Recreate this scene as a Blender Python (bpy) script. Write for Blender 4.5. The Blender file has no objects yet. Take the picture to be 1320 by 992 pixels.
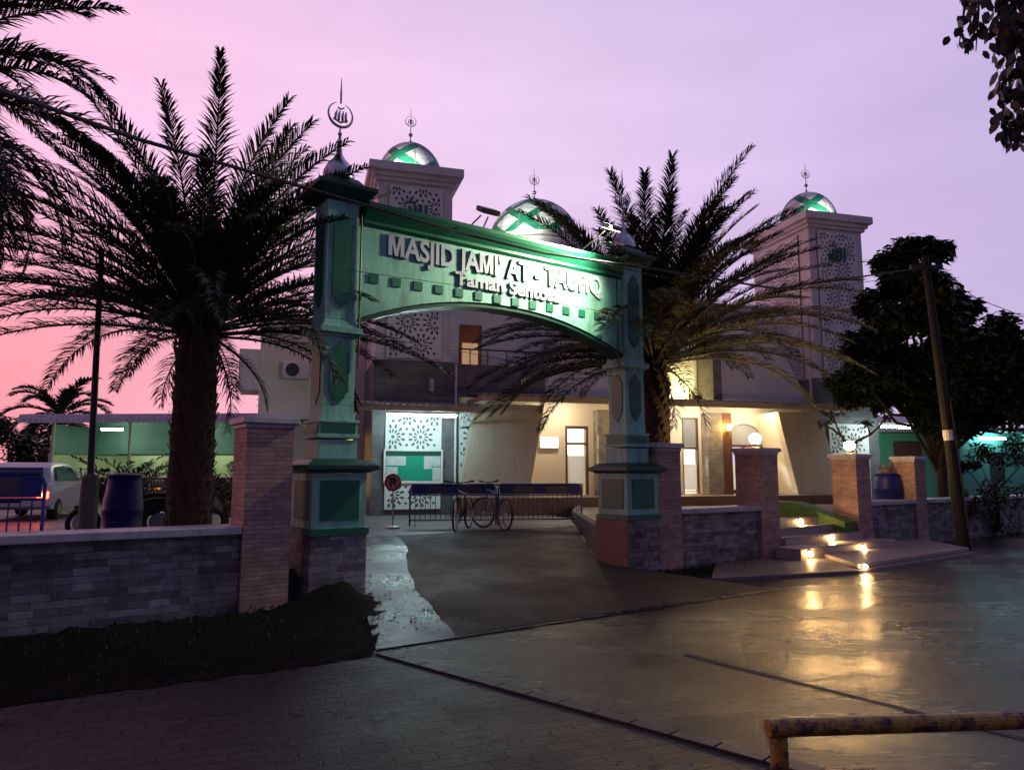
import bpy, bmesh, math, random
from math import sin, cos, pi, radians, sqrt, atan2
from mathutils import Vector, Matrix
random.seed(11)
sc = bpy.context.scene
col = sc.collection
R = radians

# ------------------------------------------------------------------ helpers
TH = R(7.0); CT, ST = cos(TH), sin(TH); FPX = 940.0; EYE = 1.6
def at(px, py, Y):
    """photo pixel + depth -> world point"""
    q = (px-660)/FPX; U = (496-py)/FPX
    k = Y/(CT-U*ST)
    return Vector((q*k, Y, EYE+(ST+U*CT)*k))

class MB:
    def __init__(s): s.v=[]; s.f=[]; s.m=[]; s.cur=0
    def add(s, vs, fs):
        n=len(s.v); s.v += [tuple(p) for p in vs]
        for f in fs: s.f.append(tuple(i+n for i in f)); s.m.append(s.cur)
    def quad(s, a,b,c,d): s.add([a,b,c,d],[(0,1,2,3)])
    def box(s, x0,x1,y0,y1,z0,z1):
        s.add([(x0,y0,z0),(x1,y0,z0),(x1,y1,z0),(x0,y1,z0),(x0,y0,z1),(x1,y0,z1),(x1,y1,z1),(x0,y1,z1)],
              [(0,3,2,1),(4,5,6,7),(0,1,5,4),(1,2,6,5),(2,3,7,6),(3,0,4,7)])
    def cbox(s, cx,cy,w,d,z0,z1, w2=None, d2=None):
        w2 = w if w2 is None else w2; d2 = d if d2 is None else d2
        a,b,c,e = w/2,d/2,w2/2,d2/2
        s.add([(cx-a,cy-b,z0),(cx+a,cy-b,z0),(cx+a,cy+b,z0),(cx-a,cy+b,z0),
               (cx-c,cy-e,z1),(cx+c,cy-e,z1),(cx+c,cy+e,z1),(cx-c,cy+e,z1)],
              [(0,3,2,1),(4,5,6,7),(0,1,5,4),(1,2,6,5),(2,3,7,6),(3,0,4,7)])
    def prism(s, poly, z0, z1):           # polygon in xy
        n=len(poly)
        s.add([(x,y,z0) for x,y in poly]+[(x,y,z1) for x,y in poly],
              [tuple(range(n-1,-1,-1)), tuple(range(n,2*n))]+[(i,(i+1)%n,n+(i+1)%n,n+i) for i in range(n)])
    def prism_xz(s, poly, y0, y1):        # polygon in xz, ccw seen from -y
        n=len(poly)
        s.add([(x,y0,z) for x,z in poly]+[(x,y1,z) for x,z in poly],
              [tuple(range(n)), tuple(range(2*n-1,n-1,-1))]+[((i+1)%n,i,n+i,n+(i+1)%n) for i in range(n)])
    def prism_yz(s, poly, x0, x1):
        n=len(poly)
        s.add([(x0,y,z) for y,z in poly]+[(x1,y,z) for y,z in poly],
              [tuple(range(n-1,-1,-1)), tuple(range(n,2*n))]+[(i,(i+1)%n,n+(i+1)%n,n+i) for i in range(n)])
    def tube(s, pts, r, n=8, cap=True):
        pts=[Vector(p) for p in pts]; rs = r if isinstance(r,(list,tuple)) else [r]*len(pts)
        prev=None; base=len(s.v)
        for i,p in enumerate(pts):
            t = (pts[min(i+1,len(pts)-1)]-pts[max(i-1,0)])
            t = t.normalized() if t.length>1e-9 else Vector((0,0,1))
            if prev is None:
                a = Vector((0,0,1)) if abs(t.z)<.9 else Vector((1,0,0))
                u = t.cross(a).normalized()
            else:
                u = (prev - t*prev.dot(t)); u = u.normalized() if u.length>1e-6 else t.orthogonal().normalized()
            prev=u; w=t.cross(u)
            for k in range(n):
                a=2*pi*k/n; s.v.append(tuple(p+(u*cos(a)+w*sin(a))*rs[i]))
        for i in range(len(pts)-1):
            for k in range(n):
                a=base+i*n+k; b=base+i*n+(k+1)%n
                s.f.append((a,b,b+n,a+n)); s.m.append(s.cur)
        if cap:
            s.f.append(tuple(base+k for k in range(n-1,-1,-1))); s.m.append(s.cur)
            e=base+(len(pts)-1)*n
            s.f.append(tuple(e+k for k in range(n))); s.m.append(s.cur)
    def lathe(s, prof, c=(0,0,0), n=24, axis='z'):
        base=len(s.v)
        for r,h in prof:
            for k in range(n):
                a=2*pi*k/n; x,y,z=r*cos(a),r*sin(a),h
                if axis=='y': x,y,z = x,z,y
                s.v.append((c[0]+x,c[1]+y,c[2]+z))
        for i in range(len(prof)-1):
            for k in range(n):
                a=base+i*n+k;b=base+i*n+(k+1)%n
                s.f.append((a,b,b+n,a+n)); s.m.append(s.cur)
        s.f.append(tuple(base+k for k in range(n-1,-1,-1))); s.m.append(s.cur)
        e=base+(len(prof)-1)*n; s.f.append(tuple(e+k for k in range(n))); s.m.append(s.cur)
    def ball(s, c, r, n=14, sz=1.0):
        prof=[(max(r*sin(pi*i/10),1e-4), -r*sz*cos(pi*i/10)) for i in range(11)]
        s.lathe(prof, c, n)
    def torus(s, c, Rr, r, nx, n=24, m=6):     # ring whose axis is nx
        nx=Vector(nx).normalized(); u=nx.orthogonal().normalized(); w=nx.cross(u); c=Vector(c)
        pts=[c+(u*cos(2*pi*k/n)+w*sin(2*pi*k/n))*Rr for k in range(n+1)]
        s.tube(pts, r, m, cap=False)
    def build(s, name, mat, parent=None, loc=(0,0,0), rz=0, smooth=False, bevel=0, fixn=False):
        me=bpy.data.meshes.new(name); me.from_pydata(s.v,[],s.f); 
        mats = mat if isinstance(mat,(list,tuple)) else [mat]
        for m_ in mats: me.materials.append(m_)
        if len(mats)>1: me.polygons.foreach_set('material_index', s.m)
        if fixn:
            bm=bmesh.new(); bm.from_mesh(me); bmesh.ops.recalc_face_normals(bm,faces=bm.faces); bm.to_mesh(me); bm.free()
        if smooth:
            me.polygons.foreach_set('use_smooth',[True]*len(me.polygons))
        me.update()
        o=bpy.data.objects.new(name,me); col.objects.link(o)
        o.location=loc; o.rotation_euler=(0,0,rz)
        if parent is not None: o.parent=parent
        if bevel:
            b=o.modifiers.new('bevel','BEVEL'); b.width=bevel; b.segments=2; b.limit_method='ANGLE'
        return o

def empty(name, loc=(0,0,0), rz=0, label=None, cat=None, group=None):
    o=bpy.data.objects.new(name,None); col.objects.link(o); o.location=loc; o.rotation_euler=(0,0,rz)
    o.empty_display_size=.2
    tag(o,label,cat,group); return o
def tag(o, label=None, cat=None, group=None, kind=None):
    if label: o['label']=label
    if cat: o['category']=cat
    if group: o['group']=group
    if kind: o['kind']=kind
    return o
def copy_tree(o, parent=None):
    c=o.copy(); col.objects.link(c)
    if parent is not None: c.parent=parent
    for ch in [x for x in bpy.data.objects if x.parent==o]: copy_tree(ch,c)
    return c
def curve_to_mesh(cu, name):
    o=bpy.data.objects.new('tmp',cu); col.objects.link(o)
    dg=bpy.context.evaluated_depsgraph_get(); dg.update()
    me=bpy.data.meshes.new_from_object(o.evaluated_get(dg)); me.name=name
    bpy.data.objects.remove(o); return me
def link_mesh(name, me, mats, parent=None, loc=(0,0,0), rot=(0,0,0)):
    me.materials.clear()
    for m_ in (mats if isinstance(mats,(list,tuple)) else [mats]): me.materials.append(m_)
    o=bpy.data.objects.new(name,me); col.objects.link(o); o.location=loc; o.rotation_euler=rot
    if parent is not None: o.parent=parent
    return o
def text_mesh(txt, size, ext, off=0.0, spacing=1.0):
    cu=bpy.data.curves.new('t','FONT'); cu.body=txt; cu.size=size; cu.extrude=ext; cu.offset=off
    cu.align_x='LEFT'; cu.space_character=spacing; cu.resolution_u=4
    return curve_to_mesh(cu,'lettering')

# ------------------------------------------------------------------ materials
def nt(name):
    m=bpy.data.materials.new(name); m.use_nodes=True
    n=m.node_tree; b=n.nodes['Principled BSDF']; return m,n,b
def add(n,t,**kw):
    x=n.nodes.new(t)
    for k,v in kw.items(): setattr(x,k,v)
    return x
def mat(name, c, rough=.6, var=.25, scale=3.0, bump=.0, bscale=30, metal=0, spec=None, grime=0):
    m,n,b=nt(name)
    tc=add(n,'ShaderNodeTexCoord'); no=add(n,'ShaderNodeTexNoise'); no.inputs['Scale'].default_value=scale; no.inputs['Detail'].default_value=6
    n.links.new(tc.outputs['Object'],no.inputs['Vector'])
    mx=add(n,'ShaderNodeMix',data_type='RGBA')
    mx.inputs[6].default_value=tuple(x*(1-var) for x in c)+(1,); mx.inputs[7].default_value=tuple(min(1,x*(1+var*.6)) for x in c)+(1,)
    n.links.new(no.outputs['Fac'],mx.inputs[0])
    out=mx.outputs[2]
    if grime:
        n2=add(n,'ShaderNodeTexNoise'); n2.inputs['Scale'].default_value=1.7; n2.inputs['Detail'].default_value=8; n2.inputs['Roughness'].default_value=.7
        mp=add(n,'ShaderNodeMapping'); mp.inputs['Scale'].default_value=(3,3,.6)
        n.links.new(tc.outputs['Object'],mp.inputs['Vector']); n.links.new(mp.outputs[0],n2.inputs['Vector'])
        cr=add(n,'ShaderNodeValToRGB'); cr.color_ramp.elements[0].position=.47; cr.color_ramp.elements[1].position=.75
        cr.color_ramp.elements[0].color=(0,0,0,1); cr.color_ramp.elements[1].color=(grime,)*3+(1,)
        n.links.new(n2.outputs['Fac'],cr.inputs[0])
        m2=add(n,'ShaderNodeMix',data_type='RGBA'); n.links.new(cr.outputs[0],m2.inputs[0]); n.links.new(out,m2.inputs[6])
        m2.inputs[7].default_value=(.05,.045,.035,1); out=m2.outputs[2]
    n.links.new(out,b.inputs['Base Color'])
    b.inputs['Roughness'].default_value=rough; b.inputs['Metallic'].default_value=metal
    if spec is not None: b.inputs['Specular IOR Level'].default_value=spec
    if bump:
        nb=add(n,'ShaderNodeTexNoise'); nb.inputs['Scale'].default_value=bscale; nb.inputs['Detail'].default_value=5
        n.links.new(tc.outputs['Object'],nb.inputs['Vector'])
        bp=add(n,'ShaderNodeBump'); bp.inputs['Strength'].default_value=bump; bp.inputs['Distance'].default_value=.02
        n.links.new(nb.outputs['Fac'],bp.inputs['Height']); n.links.new(bp.outputs[0],b.inputs['Normal'])
    return m
def emis(name,c,s):
    m,n,b=nt(name); b.inputs['Base Color'].default_value=(*[min(1,x) for x in c],1)
    b.inputs['Emission Color'].default_value=(*c,1); b.inputs['Emission Strength'].default_value=s; return m
def brick(name, cols, mortar, bw, bh, msz=.006, rough=.8, bump=.5, wet=0, squash=1.0, nmix=.35):
    """courses on vertical faces: u = x+y, v = z of the object"""
    m,n,b=nt(name)
    tc=add(n,'ShaderNodeTexCoord'); sp=add(n,'ShaderNodeSeparateXYZ'); n.links.new(tc.outputs['Object'],sp.inputs[0])
    ad=add(n,'ShaderNodeMath',operation='ADD'); n.links.new(sp.outputs[0],ad.inputs[0]); n.links.new(sp.outputs[1],ad.inputs[1])
    cb=add(n,'ShaderNodeCombineXYZ'); n.links.new(ad.outputs[0],cb.inputs[0]); n.links.new(sp.outputs[2],cb.inputs[1])
    # slight wobble of the joints
    wn=add(n,'ShaderNodeTexNoise'); wn.inputs['Scale'].default_value=5; n.links.new(tc.outputs['Object'],wn.inputs['Vector'])
    ws=add(n,'ShaderNodeVectorMath',operation='SCALE'); ws.inputs['Scale'].default_value=.02; n.links.new(wn.outputs['Color'],ws.inputs[0])
    wa=add(n,'ShaderNodeVectorMath',operation='ADD'); n.links.new(cb.outputs[0],wa.inputs[0]); n.links.new(ws.outputs[0],wa.inputs[1])
    bt=add(n,'ShaderNodeTexBrick'); bt.offset=.5; bt.squash=squash; bt.squash_frequency=3
    bt.inputs['Scale'].default_value=1; bt.inputs['Brick Width'].default_value=bw; bt.inputs['Row Height'].default_value=bh
    bt.inputs['Mortar Size'].default_value=msz; bt.inputs['Mortar Smooth'].default_value=.3
    bt.inputs['Color1'].default_value=(*cols[0],1); bt.inputs['Color2'].default_value=(*cols[1],1); bt.inputs['Mortar'].default_value=(*mortar,1)
    n.links.new(wa.outputs[0],bt.inputs['Vector'])
    no=add(n,'ShaderNodeTexNoise'); no.inputs['Scale'].default_value=2.2; no.inputs['Detail'].default_value=9; no.inputs['Roughness'].default_value=.7
    n.links.new(tc.outputs['Object'],no.inputs['Vector'])
    mx=add(n,'ShaderNodeMix',data_type='RGBA',blend_type='MULTIPLY'); mx.inputs[0].default_value=1
    rr=add(n,'ShaderNodeMapRange'); rr.inputs['From Min'].default_value=.3; rr.inputs['From Max'].default_value=.7; rr.inputs['To Min'].default_value=1-nmix; rr.inputs['To Max'].default_value=1+nmix
    n.links.new(no.outputs['Fac'],rr.inputs[0]); n.links.new(bt.outputs['Color'],mx.inputs[6]); n.links.new(rr.outputs[0],mx.inputs[7])
    n.links.new(mx.outputs[2],b.inputs['Base Color']); b.inputs['Roughness'].default_value=rough
    h=add(n,'ShaderNodeMath',operation='MULTIPLY_ADD'); h.inputs[1].default_value=-1; 
    n.links.new(bt.outputs['Fac'],h.inputs[0]); n.links.new(no.outputs['Fac'],h.inputs[2])
    bp=add(n,'ShaderNodeBump'); bp.inputs['Strength'].default_value=bump; bp.inputs['Distance'].default_value=.015
    n.links.new(h.outputs[0],bp.inputs['Height']); n.links.new(bp.outputs[0],b.inputs['Normal'])
    return m
def wet(name, c1, c2, r0, r1, scale=.6, spec=.5, bump=.25, bscale=14, stretch=(1,1,1), pavers=None, rot=0):
    """wet ground: large patches of dry / wet, rippled bump; pavers=(w,h) adds joints"""
    m,n,b=nt(name)
    tc=add(n,'ShaderNodeTexCoord')
    mp=add(n,'ShaderNodeMapping'); mp.inputs['Scale'].default_value=stretch; mp.inputs['Rotation'].default_value=(0,0,rot)
    n.links.new(tc.outputs['Object'],mp.inputs['Vector'])
    no=add(n,'ShaderNodeTexNoise'); no.inputs['Scale'].default_value=scale; no.inputs['Detail'].default_value=8; no.inputs['Roughness'].default_value=.65
    n.links.new(mp.outputs[0],no.inputs['Vector'])
    mx=add(n,'ShaderNodeMix',data_type='RGBA'); mx.inputs[6].default_value=(*c1,1); mx.inputs[7].default_value=(*c2,1)
    n.links.new(no.outputs['Fac'],mx.inputs[0])
    rr=add(n,'ShaderNodeMapRange'); rr.inputs['From Min'].default_value=.35; rr.inputs['From Max'].default_value=.65
    rr.inputs['To Min'].default_value=r0; rr.inputs['To Max'].default_value=r1
    n.links.new(no.outputs['Fac'],rr.inputs[0]); n.links.new(rr.outputs[0],b.inputs['Roughness'])
    nb=add(n,'ShaderNodeTexNoise'); nb.inputs['Scale'].default_value=bscale; nb.inputs['Detail'].default_value=7; nb.inputs['Roughness'].default_value=.7
    n.links.new(mp.outputs[0],nb.inputs['Vector'])
    fg=add(n,'ShaderNodeTexNoise'); fg.inputs['Scale'].default_value=95; fg.inputs['Detail'].default_value=3
    n.links.new(tc.outputs['Object'],fg.inputs['Vector'])
    fm=add(n,'ShaderNodeMath',operation='MULTIPLY_ADD'); fm.inputs[1].default_value=.30; n.links.new(fg.outputs['Fac'],fm.inputs[0]); n.links.new(nb.outputs['Fac'],fm.inputs[2])
    hgt=fm.outputs[0]; colr=mx.outputs[2]
    if pavers:
        mq=add(n,'ShaderNodeMapping'); mq.inputs['Rotation'].default_value=(0,0,pavers[2]); n.links.new(tc.outputs['Object'],mq.inputs['Vector'])
        bt=add(n,'ShaderNodeTexBrick'); bt.inputs['Scale'].default_value=1; bt.inputs['Brick Width'].default_value=pavers[0]; bt.inputs['Row Height'].default_value=pavers[1]
        bt.inputs['Mortar Size'].default_value=.009; bt.inputs['Mortar Smooth'].default_value=.4
        bt.inputs['Color1'].default_value=(.75,.75,.78,1); bt.inputs['Color2'].default_value=(1.3,1.22,1.2,1); bt.inputs['Mortar'].default_value=(.1,.1,.1,1)
        wn=add(n,'ShaderNodeTexNoise'); wn.inputs['Scale'].default_value=2.5; n.links.new(tc.outputs['Object'],wn.inputs['Vector'])
        ws=add(n,'ShaderNodeVectorMath',operation='SCALE'); ws.inputs['Scale'].default_value=.05; n.links.new(wn.outputs['Color'],ws.inputs[0])
        wa=add(n,'ShaderNodeVectorMath',operation='ADD'); n.links.new(mq.outputs[0],wa.inputs[0]); n.links.new(ws.outputs[0],wa.inputs[1])
        n.links.new(wa.outputs[0],bt.inputs['Vector'])
        m2=add(n,'ShaderNodeMix',data_type='RGBA',blend_type='MULTIPLY'); m2.inputs[0].default_value=1
        n.links.new(colr,m2.inputs[6]); n.links.new(bt.outputs['Color'],m2.inputs[7]); colr=m2.outputs[2]
        h=add(n,'ShaderNodeMath',operation='MULTIPLY_ADD'); h.inputs[1].default_value=-1.6; n.links.new(bt.outputs['Fac'],h.inputs[0]); n.links.new(hgt,h.inputs[2]); hgt=h.outputs[0]
    n.links.new(colr,b.inputs['Base Color']); b.inputs['Specular IOR Level'].default_value=spec
    bp=add(n,'ShaderNodeBump'); bp.inputs['Strength'].default_value=bump; bp.inputs['Distance'].default_value=.02
    n.links.new(hgt,bp.inputs['Height']); n.links.new(bp.outputs[0],b.inputs['Normal'])
    return m
def dome_mat(name, k=6, sl=1.5):
    m,n,b=nt(name)
    tc=add(n,'ShaderNodeTexCoord'); sp=add(n,'ShaderNodeSeparateXYZ'); n.links.new(tc.outputs['Object'],sp.inputs[0])
    at2=add(n,'ShaderNodeMath',operation='ARCTAN2'); n.links.new(sp.outputs[1],at2.inputs[0]); n.links.new(sp.outputs[0],at2.inputs[1])
    rad=add(n,'ShaderNodeMath',operation='MULTIPLY'); rad.inputs[1].default_value=k/(2*pi); n.links.new(at2.outputs[0],rad.inputs[0])
    xx=add(n,'ShaderNodeVectorMath',operation='LENGTH'); cb=add(n,'ShaderNodeCombineXYZ'); n.links.new(sp.outputs[0],cb.inputs[0]); n.links.new(sp.outputs[1],cb.inputs[1]); n.links.new(cb.outputs[0],xx.inputs[0])
    la=add(n,'ShaderNodeMath',operation='ARCTAN2'); n.links.new(sp.outputs[2],la.inputs[0]); n.links.new(xx.outputs['Value'],la.inputs[1])
    ls=add(n,'ShaderNodeMath',operation='MULTIPLY'); ls.inputs[1].default_value=sl; n.links.new(la.outputs[0],ls.inputs[0])
    ms=[]
    for op in ('ADD','SUBTRACT'):
        a=add(n,'ShaderNodeMath',operation=op); n.links.new(rad.outputs[0],a.inputs[0]); n.links.new(ls.outputs[0],a.inputs[1])
        f=add(n,'ShaderNodeMath',operation='FLOORED_MODULO'); f.inputs[1].default_value=1; n.links.new(a.outputs[0],f.inputs[0])
        l=add(n,'ShaderNodeMath',operation='LESS_THAN'); l.inputs[1].default_value=.31; n.links.new(f.outputs[0],l.inputs[0]); ms.append(l)
    mxm=add(n,'ShaderNodeMath',operation='MAXIMUM'); n.links.new(ms[0].outputs[0],mxm.inputs[0]); n.links.new(ms[1].outputs[0],mxm.inputs[1])
    # panel seams
    sm=[]
    for src,fr in ((rad.outputs[0],2.0),(la.outputs[0],5.0)):
        a=add(n,'ShaderNodeMath',operation='MULTIPLY'); a.inputs[1].default_value=fr; n.links.new(src,a.inputs[0])
        f=add(n,'ShaderNodeMath',operation='FLOORED_MODULO'); f.inputs[1].default_value=1; n.links.new(a.outputs[0],f.inputs[0])
        l=add(n,'ShaderNodeMath',operation='LESS_THAN'); l.inputs[1].default_value=.05; n.links.new(f.outputs[0],l.inputs[0]); sm.append(l)
    sx=add(n,'ShaderNodeMath',operation='MAXIMUM'); n.links.new(sm[0].outputs[0],sx.inputs[0]); n.links.new(sm[1].outputs[0],sx.inputs[1])
    mx=add(n,'ShaderNodeMix',data_type='RGBA'); mx.inputs[6].default_value=(.82,.83,.82,1); mx.inputs[7].default_value=(.015,.22,.12,1)
    n.links.new(mxm.outputs[0],mx.inputs[0])
    m2=add(n,'ShaderNodeMix',data_type='RGBA'); n.links.new(sx.outputs[0],m2.inputs[0]); n.links.new(mx.outputs[2],m2.inputs[6]); m2.inputs[7].default_value=(.2,.26,.23,1)
    n.links.new(m2.outputs[2],b.inputs['Base Color']); b.inputs['Roughness'].default_value=.5; b.inputs['Specular IOR Level'].default_value=.3
    return m
def leaf_mat(name,c,c2,rough=.45):
    m,n,b=nt(name)
    ge=add(n,'ShaderNodeNewGeometry'); mx=add(n,'ShaderNodeMix',data_type='RGBA')
    mx.inputs[6].default_value=(*c,1); mx.inputs[7].default_value=(*c2,1); n.links.new(ge.outputs['Random Per Island'],mx.inputs[0])
    n.links.new(mx.outputs[2],b.inputs['Base Color']); b.inputs['Roughness'].default_value=rough
    return m

def rusty(name):
    m,n,b=nt(name); tc=add(n,'ShaderNodeTexCoord')
    a=add(n,'ShaderNodeTexNoise'); a.inputs['Scale'].default_value=26; a.inputs['Detail'].default_value=8; a.inputs['Roughness'].default_value=.72; n.links.new(tc.outputs['Object'],a.inputs['Vector'])
    c=add(n,'ShaderNodeTexNoise'); c.inputs['Scale'].default_value=4; c.inputs['Detail'].default_value=5; n.links.new(tc.outputs['Object'],c.inputs['Vector'])
    ad=add(n,'ShaderNodeMath',operation='MULTIPLY_ADD'); ad.inputs[1].default_value=.7; n.links.new(c.outputs['Fac'],ad.inputs[0]); n.links.new(a.outputs['Fac'],ad.inputs[2])
    cr=add(n,'ShaderNodeValToRGB'); n.links.new(ad.outputs[0],cr.inputs[0]); e=cr.color_ramp.elements
    e[0].position=.70; e[0].color=(.36,.25,.04,1); e[1].position=.98; e[1].color=(.035,.02,.012,1)
    x=e.new(.86); x.color=(.27,.17,.03,1); x=e.new(.91); x.color=(.12,.05,.02,1)
    n.links.new(cr.outputs[0],b.inputs['Base Color']); b.inputs['Roughness'].default_value=.5
    bp=add(n,'ShaderNodeBump'); bp.inputs['Strength'].default_value=.35; bp.inputs['Distance'].default_value=.004; bp.invert=True; n.links.new(ad.outputs[0],bp.inputs['Height']); n.links.new(bp.outputs[0],b.inputs['Normal'])
    return m
def frosted(name):
    m,n,b=nt(name); b.inputs['Base Color'].default_value=(.8,.82,.8,1); b.inputs['Roughness'].default_value=.4
    tr=add(n,'ShaderNodeBsdfTranslucent'); tr.inputs['Color'].default_value=(.85,.87,.85,1); ms=add(n,'ShaderNodeMixShader'); ms.inputs[0].default_value=.6
    n.links.new(b.outputs[0],ms.inputs[1]); n.links.new(tr.outputs[0],ms.inputs[2]); n.links.new(ms.outputs[0],n.nodes['Material Output'].inputs[0]); return m
M = dict(
 stone=brick('ledgestone',((.10,.095,.10),(.29,.275,.285)),(.09,.085,.085),.34,.075,.003,.75,.8,nmix=.75,squash=.6),
 brickp=brick('pillar_brick',((.36,.225,.185),(.50,.345,.285)),(.24,.175,.15),.2,.052,.005,.8,.5,nmix=.4),
 coping=mat('coping_paint',(.50,.50,.54),.5,.2,6,.1,grime=.5),
 mint=mat('mint_paint',(.25,.60,.48),.5,.18,2,.15,20,grime=.8),
 white=mat('white_paint',(.74,.74,.70),.5,.08,2,.05,grime=.12),
 cream=mat('cream_paint',(.78,.71,.58),.6,.08,1.5,.05),
 beige=mat('beige_render',(.58,.51,.41),.7,.12,1.5,.2,60,grime=.25),
 tower=mat('tower_paint',(.74,.70,.69),.6,.10,1.2,.08,grime=.22),
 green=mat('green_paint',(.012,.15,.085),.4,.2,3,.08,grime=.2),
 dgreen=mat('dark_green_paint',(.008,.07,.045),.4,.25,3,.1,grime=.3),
 lattice=mat('white_lattice',(.75,.78,.76),.5,.05,4),
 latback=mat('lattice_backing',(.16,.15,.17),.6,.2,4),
 dstone=brick('dark_cladding',((.10,.098,.105),(.15,.145,.15)),(.05,.05,.05),.6,.3,.004,.45,.15,nmix=.35),
 gstone=brick('grey_cladding',((.20,.18,.16),(.27,.25,.22)),(.1,.1,.1),.3,.15,.004,.6,.3,nmix=.4),
 roof=mat('roof_sheet',(.30,.27,.27),.45,.2,3,.1,grime=.5),
 timber=mat('brown_timber',(.12,.055,.025),.45,.3,8,.1),
 plinth=mat('brown_plinth',(.16,.10,.065),.5,.25,2,.2,30),
 steel=mat('silver_steel',(.55,.56,.58),.28,.1,5,metal=1),
 dark=mat('dark_metal',(.03,.03,.032),.5,.3,6,.1),
 blue=mat('blue_paint',(.02,.04,.24),.4,.25,5,.08,grime=.3),
 bluep=mat('blue_plastic',(.010,.018,.15),.5,.25,3,.05,spec=.3),
 rubber=mat('rubber',(.02,.02,.02),.75,.2,10),
 yellow=rusty('yellow_barrier_paint'),
 trunk=mat('palm_bark',(.07,.05,.038),.9,.4,6,.9,12),
 bark=mat('tree_bark',(.05,.04,.032),.9,.4,6,.7,14),
 frond=leaf_mat('frond_leaf',(.016,.021,.012),(.040,.046,.026),.7),
 leaf=leaf_mat('tree_leaf',(.016,.032,.014),(.042,.065,.028),.55),
 leaf2=leaf_mat('hanging_leaf',(.03,.04,.018),(.07,.07,.035)),
 deadfrond=leaf_mat('dead_frond_leaf',(.045,.032,.02),(.09,.065,.04),.8),
 weed=leaf_mat('weed_leaf',(.012,.016,.008),(.025,.028,.014),.7),
 earth=mat('verge_earth',(.010,.008,.007),.95,.4,4,.8,18,spec=.1),
 conc=mat('pole_concrete',(.17,.15,.14),.8,.3,4,.3,25,grime=.4),
 rust=mat('plastered_stone',(.25,.13,.11),.8,.3,4,.4,12),
 red=mat('red_paint',(.5,.02,.03),.4,.1,4),
 silverc=mat('letter_face',(.48,.50,.62),.35,.05,4),
 letside=mat('letter_side',(.09,.11,.12),.5,.2,4),
 carpaint=mat('white_car_paint',(.62,.62,.66),.2,.04,2),
 glass=mat('dark_car_glass',(.02,.022,.03),.08,.1,2),
 cyan=mat('turquoise_paint',(.11,.24,.25),.6,.15,1.5,.05,grime=.2),
 pale=mat('pale_green_paint',(.52,.62,.42),.6,.12,1.5,grime=.2),
 hgreen=mat('house_green_paint',(.10,.42,.22),.6,.15,1.5,grime=.25),
 lawn=mat('planter_green_paint',(.09,.19,.04),.7,.25,3,.2),
 frost=frosted('frosted_glass'),
 poster=mat('paper',(.55,.58,.58),.7,.3,9),
 board=mat('board_felt',(.0,.28,.17),.7,.1,3),
 tile=mat('step_tile',(.42,.35,.31),.5,.25,5,.15,20),
 ring=mat('cable_rubber',(.015,.015,.016),.6,.2,8),
 signwhite=mat('sign_face',(.60,.42,.46),.5,.1,5),
 black=mat('black_paint',(.012,.012,.014),.5,.2,5),
 door=mat('orange_timber',(.45,.16,.04),.45,.2,6),
 dome=dome_mat('dome_tiles',4,.95),
 domeb=dome_mat('main_dome_tiles',7,1.6),
)
E_tube=emis('tube_light',(.66,.96,1),125); E_tube2=emis('cool_tube',(.8,1,.95),110)
E_globe=emis('globe_light',(1,.58,.20),240); E_step=emis('step_light',(1,.60,.24),260)
E_sconce=emis('sconce_light',(1,.62,.16),90); E_flood=emis('flood_lens',(1,1,.72),14)
E_ceil=emis('ceiling_light',(1,.80,.56),105); E_box=emis('lightbox',(.9,1,1),2.2); E_mark=emis('lightbox_mark',(.1,.5,.45),.5)
E_tail=emis('tail_lamp',(1,.05,.02),16); E_tailc=emis('tail_lamp_core',(1,.35,.1),22); E_cyan=emis('cyan_lamp',(.35,1,.85),40); E_shed=emis('shed_lamp',(.85,1,.62),40)
E_red=emis('red_lamp',(1,.02,.02),5); E_warmwin=emis('lit_window',(1,.62,.18),1.1)

# ------------------------------------------------------------------ frames
GA=R(35.3); GO=Vector((-.185,10.8,0))         # gate and wall line
def G(x,y,z=0): return Vector((GO.x+x*cos(GA)-y*sin(GA), GO.y+x*sin(GA)+y*cos(GA), z))
MA=R(16); MO=Vector((-3.99,20.88,0))           # mosque
def Q(u,v,z=0): return Vector((MO.x+u*cos(MA)-v*sin(MA), MO.y+u*sin(MA)+v*cos(MA), z))

# ------------------------------------------------------------------ ground
m_conc=wet('wet_concrete_road',(.012,.008,.006),(.030,.020,.015),.10,.37,.55,.46,.85,13,(.55,1.6,1),rot=R(8))
m_ramp=wet('wet_ramp_concrete',(.026,.026,.027),(.060,.060,.062),.16,.46,.9,.5,.35,18)
m_asph=wet('dark_asphalt_overlay',(.018,.013,.012),(.036,.027,.024),.45,.75,.8,.2,.6,30)
m_pave=wet('paving_blocks',(.016,.011,.011),(.046,.032,.032),.22,.55,.9,.34,.8,25,pavers=(.25,.125,R(-20)))
m_court=wet('court_concrete',(.10,.095,.09),(.17,.155,.145),.35,.7,.5,.3,.2,14)
m_ground=wet('dark_soil_ground',(.05,.042,.038),(.09,.075,.07),.6,.9,.3,.2,.3,8)
def sheet(name, pts, m, z=None):
    b=MB(); P=[(p[0],p[1],p[2] if len(p)>2 else z) for p in pts]; b.add(P,[tuple(range(len(P)))])
    o=b.build(name,m); tag(o,kind='structure'); return o
sheet('ground',[(-300,-60),(300,-60),(300,420),(-300,420)],m_ground,-.02)
sheet('road',[(-40,-30),(60,-30),(60,45),tuple(G(34,-.2))[:2],tuple(G(2.2,-.2))[:2],tuple(G(-2.2,-.2))[:2],tuple(G(-34,-.2))[:2]],m_conc,0.0)
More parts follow.
